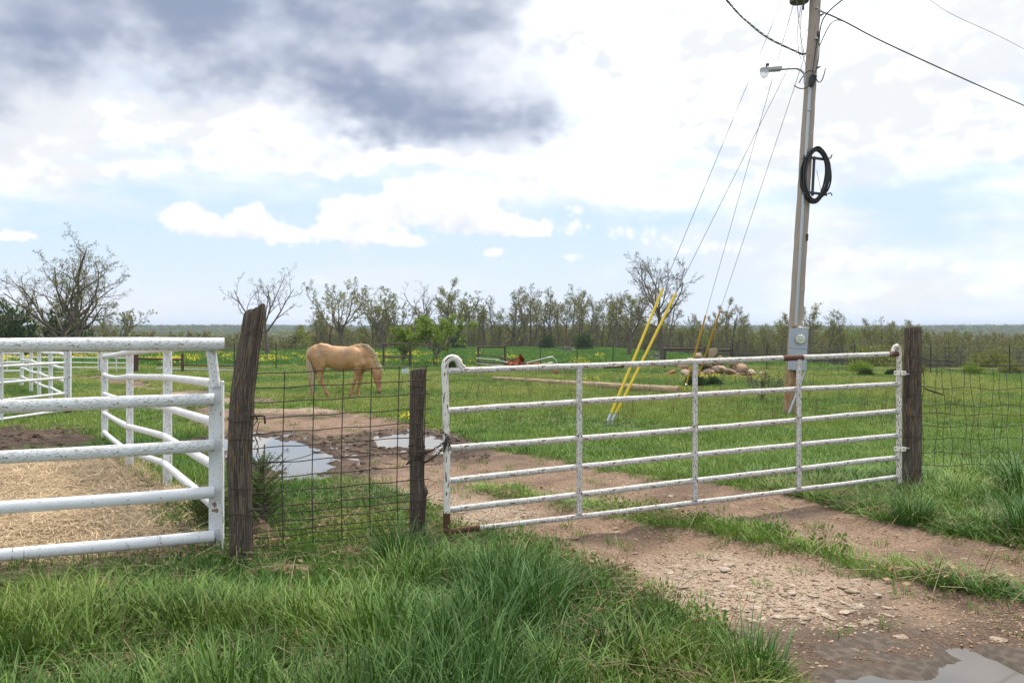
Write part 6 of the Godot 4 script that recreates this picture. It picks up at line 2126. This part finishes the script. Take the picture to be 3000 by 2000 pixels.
	for k in 8500:
		var d := r.randf_range(43.5, 105.0)
		var x := r.randf_range(-0.68, 0.30) * d
		var u := x / d
		var drift := patch_noise.get_noise_2d(x * 1.2 + 50.0, -d * 2.6)
		var want := 0.50 if u > -0.1 else (0.30 if u < -0.38 else 0.36)
		want += 0.006 * maxf(0.0, d - 62.0)
		if drift < want or u > 0.12 and r.randf() < 0.8:
			continue
		if land(x, -d) < -3.0:
			continue
		places.append(Transform3D(Basis(Vector3.UP, r.randf() * TAU).scaled(Vector3.ONE * r.randf_range(0.6, 1.1)), on(x, -d)))
		tints.append(Color.WHITE * r.randf_range(0.8, 1.05))
	for q in [[7.3, -31.5], [5.0, -24.2], [8.3, -31.0], [7.75, -31.8], [2.9, -29.5], [-1.9, -16.2], [8.9, -31.0]]:
		for k in 2:
			places.append(Transform3D(Basis(Vector3.UP, r.randf() * TAU).scaled(Vector3.ONE * 0.5), on(q[0] + r.randfn() * 0.15, q[1] + r.randfn() * 0.15, -0.03)))
			tints.append(Color.WHITE)
	tag(spread("yellow_flowers", fm, places, tints), "drifts of yellow wildflowers in the meadow", "flowers")
	# dry stalks standing in the pasture
	var stalk := Shape.new()
	for k in 5:
		stalk.tint = Color(0.12, 0.085, 0.05)
		var b := Vector3(r.randfn() * 0.1, 0, r.randfn() * 0.1)
		stalk.tube([b, b + Vector3(r.randfn() * 0.03, 0.25, r.randfn() * 0.03), b + Vector3(r.randfn() * 0.08, r.randf_range(0.35, 0.6), r.randfn() * 0.08)], [0.004, 0.003, 0.002], 3, false)
	places = []
	for k in 420:
		var d := r.randf_range(15.0, 41.0)
		var x := r.randf_range(-0.25, 0.55) * d
		if surface_kind(x, -d) == 0:
			places.append(Transform3D(Basis(Vector3.UP, r.randf() * TAU).scaled(Vector3.ONE * r.randf_range(0.5, 1.0)), on(x, -d)))
	tag(spread("dry_stalks", stalk.done(M.straw), places, []), "thin dry weed stalks standing in the pasture", "weeds")
	# straw
	var bundles := []
	for k in 4:
		var s := Shape.new()
		r.seed = 900 + k
		for i in 26:
			var p := Vector3(r.randfn() * 0.12, r.randf_range(0.0, 0.05), r.randfn() * 0.12)
			var an := r.randfn() * 0.8
			var dir := Vector3(cos(an), r.randfn() * 0.10, sin(an)).normalized() * r.randf_range(0.03, 0.11)
			s.tint = Color(0.47, 0.36, 0.235).lerp(Color(0.28, 0.20, 0.125), r.randf())
			if r.randf() < 0.15:
				s.tint = Color(0.66, 0.52, 0.33)
			var side := dir.cross(Vector3.UP).normalized() * r.randf_range(0.0013, 0.0027)
			var bow := Vector3(0, r.randf_range(-0.01, 0.02), 0) + side * r.randfn() * 3.0
			var ids := [s.vert(p - dir - side, Vector3.UP), s.vert(p - dir + side, Vector3.UP), s.vert(p + bow - side, Vector3.UP), s.vert(p + bow + side, Vector3.UP), s.vert(p + dir - side, Vector3.UP), s.vert(p + dir + side, Vector3.UP)]
			for q in [0, 2]:
				s.tri(ids[q], ids[q + 1], ids[q + 2])
				s.tri(ids[q + 1], ids[q + 3], ids[q + 2])
		bundles.append([s.done(M.straw), []])
	for k in 30000:
		var x := r.randf_range(-8.6, -2.4)
		var z := r.randf_range(-11.2, -5.0)
		if absf(x) > -z * 0.68 + 0.6:
			continue
		var s := sd(ST, x, z) + lump_noise.get_noise_2d(x * 3.0, z * 3.0) * 0.3
		if s < -0.15 or (s < 0.1 and r.randf() < 0.6):
			continue
		var lift := maxf(0.0, 0.02 + 0.035 * lump_noise.get_noise_2d(x * 4.0, z * 4.0))
		bundles[r.randi() % 4][1].append(Transform3D(Basis(Vector3.UP, r.randf() * TAU) * Basis(Vector3.RIGHT, r.randfn() * 0.12), on(x, z, lift)))
	for q in bundles:
		tag(spread("straw", q[0], q[1], []), "loose golden straw covering the pen floor", "straw", "straw on the pen floor")
	# dead stems and leaves lying in the verge grass
	var dead := Shape.new()
	r.seed = 61
	for k in 9:
		var q := Vector3(r.randfn() * 0.12, r.randf_range(0.01, 0.10), r.randfn() * 0.12)
		var dir := Vector3(r.randfn(), r.randfn() * 0.35 + 0.2, r.randfn()).normalized() * r.randf_range(0.08, 0.26)
		dead.tint = Color(0.42, 0.34, 0.22).lerp(Color(0.22, 0.15, 0.09), r.randf())
		dead.tube([q - dir, q + Vector3(0, 0.02, 0), q + dir], [0.0022, 0.002, 0.001], 3, false)
	for k in 5:
		dead.tint = Color(0.27, 0.16, 0.09).lerp(Color(0.36, 0.25, 0.15), r.randf())
		var dd := Vector3(r.randfn(), r.randfn() * 0.3, r.randfn()).normalized()
		dead.leaf(Vector3(r.randfn() * 0.14, r.randf_range(0.0, 0.05), r.randfn() * 0.14), dd, dd.cross(Vector3(r.randfn(), 1.0, r.randfn()).normalized()).normalized(), 0.06, 0.035)
	places = []
	for k in 900:
		var x := r.randf_range(-4.0, 5.2)
		var z := r.randf_range(-9.0, -3.0)
		if surface_kind(x, z) == 0 and absf(x) < -z * 0.68 + 0.5 and lump_noise.get_noise_2d(x * 2.2, z * 2.2) < 0.18:
			places.append(Transform3D(Basis(Vector3.UP, r.randf() * TAU), on(x, z, 0.01)))
	tag(spread("dead_stems", dead.done(M.straw), places, []), "dead stems and curled brown leaves lying in the verge grass", "litter")
	# stones of the drive: pale flat ones that stand out, and fine gravel
	var flat := []
	for k in 6:
		var s := Shape.new()
		s.tint = [Color(0.56, 0.53, 0.49), Color(0.60, 0.58, 0.55), Color(0.5, 0.44, 0.38), Color(0.62, 0.58, 0.52), Color(0.46, 0.42, 0.38), Color(0.52, 0.46, 0.40)][k]
		rock(s, Vector3.ZERO, Vector3(0.055, 0.010, 0.038), 800 + k, 5, 10, 8)
		flat.append(s.done(M.stone))
	r.seed = 4
	var drive: Node3D = M.node_driveway
	var count := 0
	while count < 290:
		var lime := r.randf()
		var x := r.randf_range(0.95, 2.3)
		var z := r.randf_range(-6.05, -4.6)
		if lime > 0.62:
			x = r.randf_range(-1.3, 0.5)
			z = r.randf_range(-8.6, -6.9)
		elif lime > 0.50:
			x = r.randf_range(0.4, 3.8)
			z = r.randf_range(-8.5, -4.2)
		var want := maxf(sd(LA, x, z), sd(LB, x, z)) if lime < 0.5 or lime > 0.62 else 1.0
		if want < r.randf_range(-0.05, 0.12) or surface_kind(x, z) != 1:
			continue
		var o := part("stone", flat[r.randi() % 6], drive, on(x, z, 0.003))
		o.basis = Basis(Vector3.UP, r.randf() * TAU) * Basis(Vector3.RIGHT, r.randfn() * 0.1) * Basis.from_scale(Vector3.ONE * r.randf_range(0.35, 1.05))
		count += 1
	var bits := []
	for k in 3:
		var s := Shape.new()
		rock(s, Vector3.ZERO, Vector3(0.012, 0.006, 0.009), 850 + k, 4, 6, 6)
		bits.append([s.done(M.stone), [], []])
	for k in 90000:
		var d := 3.2 + 19.0 * pow(r.randf(), 1.6)
		var x := r.randf_range(-0.62, 0.68) * d
		if surface_kind(x, -d) != 1:
			continue
		var near := maxf(sd(LA, x, -d), maxf(sd(LB, x, -d), sd(LC, x, -d)))
		if near < 0.0 and lump_noise.get_noise_2d(x * 3.0 + 11.0, -d * 3.0) < r.randf_range(-0.5, 0.5):
			continue
		var q: Array = bits[k % 3]
		q[1].append(Transform3D(Basis(Vector3.UP, r.randf() * TAU).scaled(Vector3.ONE * r.randf_range(0.4, 1.4)), on(x, -d, 0.001)))
		var c := Color(0.52, 0.42, 0.33).lerp(Color(0.35, 0.25, 0.18), r.randf())
		if r.randf() < (0.45 if near > -0.1 else 0.12):
			c = Color(0.60, 0.56, 0.51)
		q[2].append(c)
	for q in bits:
		tag(spread("gravel", q[0], q[1], q[2]), "loose gravel scattered over the dirt drive", "gravel", "gravel on the drive")
	# clods in the mud
	for k in 2:
		var s := Shape.new()
		rock(s, Vector3.ZERO, Vector3(0.045, 0.028, 0.038), 870 + k, 6, 8, 7)
		var at := []
		var cc := []
		for i in 9000:
			var x := r.randf_range(-11.0, 3.0)
			var z := r.randf_range(-15.5, -3.4)
			if surface_kind(x, z) != 2 or pool(x, z) > -0.05 or lump_noise.get_noise_2d(x * 3.0, z * 3.0) < -0.05:
				continue
			if sd(PC, x, z) > -1.0:
				continue
			at.append(Transform3D(Basis(Vector3.UP, r.randf() * TAU).scaled(Vector3(1, 0.8, 1) * r.randf_range(0.3, 1.3)), on(x, z)))
			cc.append(Color(0.11, 0.078, 0.058) * r.randf_range(0.7, 1.3))
		tag(spread("mud_clods", s.done(M.stone), at, cc), "dark trodden clods in the wet mud by the puddles", "mud", "clods in the mud")

func build() -> void:
	build_posts()
	build_gate()
	build_panel()
	build_corral()
	build_fences()
	build_pole()
	build_yard()
	build_horse()
	build_trees()
	build_grass()


func _ready() -> void:
	rng.seed = 20
	var cam := Camera3D.new()
	cam.name = "camera"
	cam.position = Vector3(0, EYE, 0)
	cam.near = 0.1
	cam.far = 6000.0
	cam.projection = Camera3D.PROJECTION_FRUSTUM
	cam.size = 0.1 * 2000.0 / 2414.0
	cam.frustum_offset = Vector2(0, -0.1 * 40.0 / 2414.0)
	add_child(cam)
	cam.current = true
	var env := Environment.new()
	env.background_mode = Environment.BG_SKY
	env.sky = make_sky()
	env.tonemap_mode = Environment.TONE_MAPPER_LINEAR
	env.tonemap_exposure = 1.65
	env.sdfgi_enabled = true
	env.ssao_enabled = true
	env.ssil_enabled = true
	env.fog_enabled = true
	env.fog_density = 0.0002
	env.fog_light_color = Color(0.80, 0.88, 1.0)
	var we := WorldEnvironment.new()
	we.name = "world_environment"
	we.environment = env
	add_child(we)
	var sun := DirectionalLight3D.new()
	sun.name = "sun"
	sun.light_energy = 0.9
	sun.light_angular_distance = 14.0
	sun.light_color = Color(1.0, 0.95, 0.87)
	sun.shadow_enabled = true
	add_child(sun)
	sun.look_at_from_position(Vector3.ZERO, Vector3(-0.25, -0.86, 0.38))
	make_profile()
	survey()
	make_materials()
	make_ground()
	build()
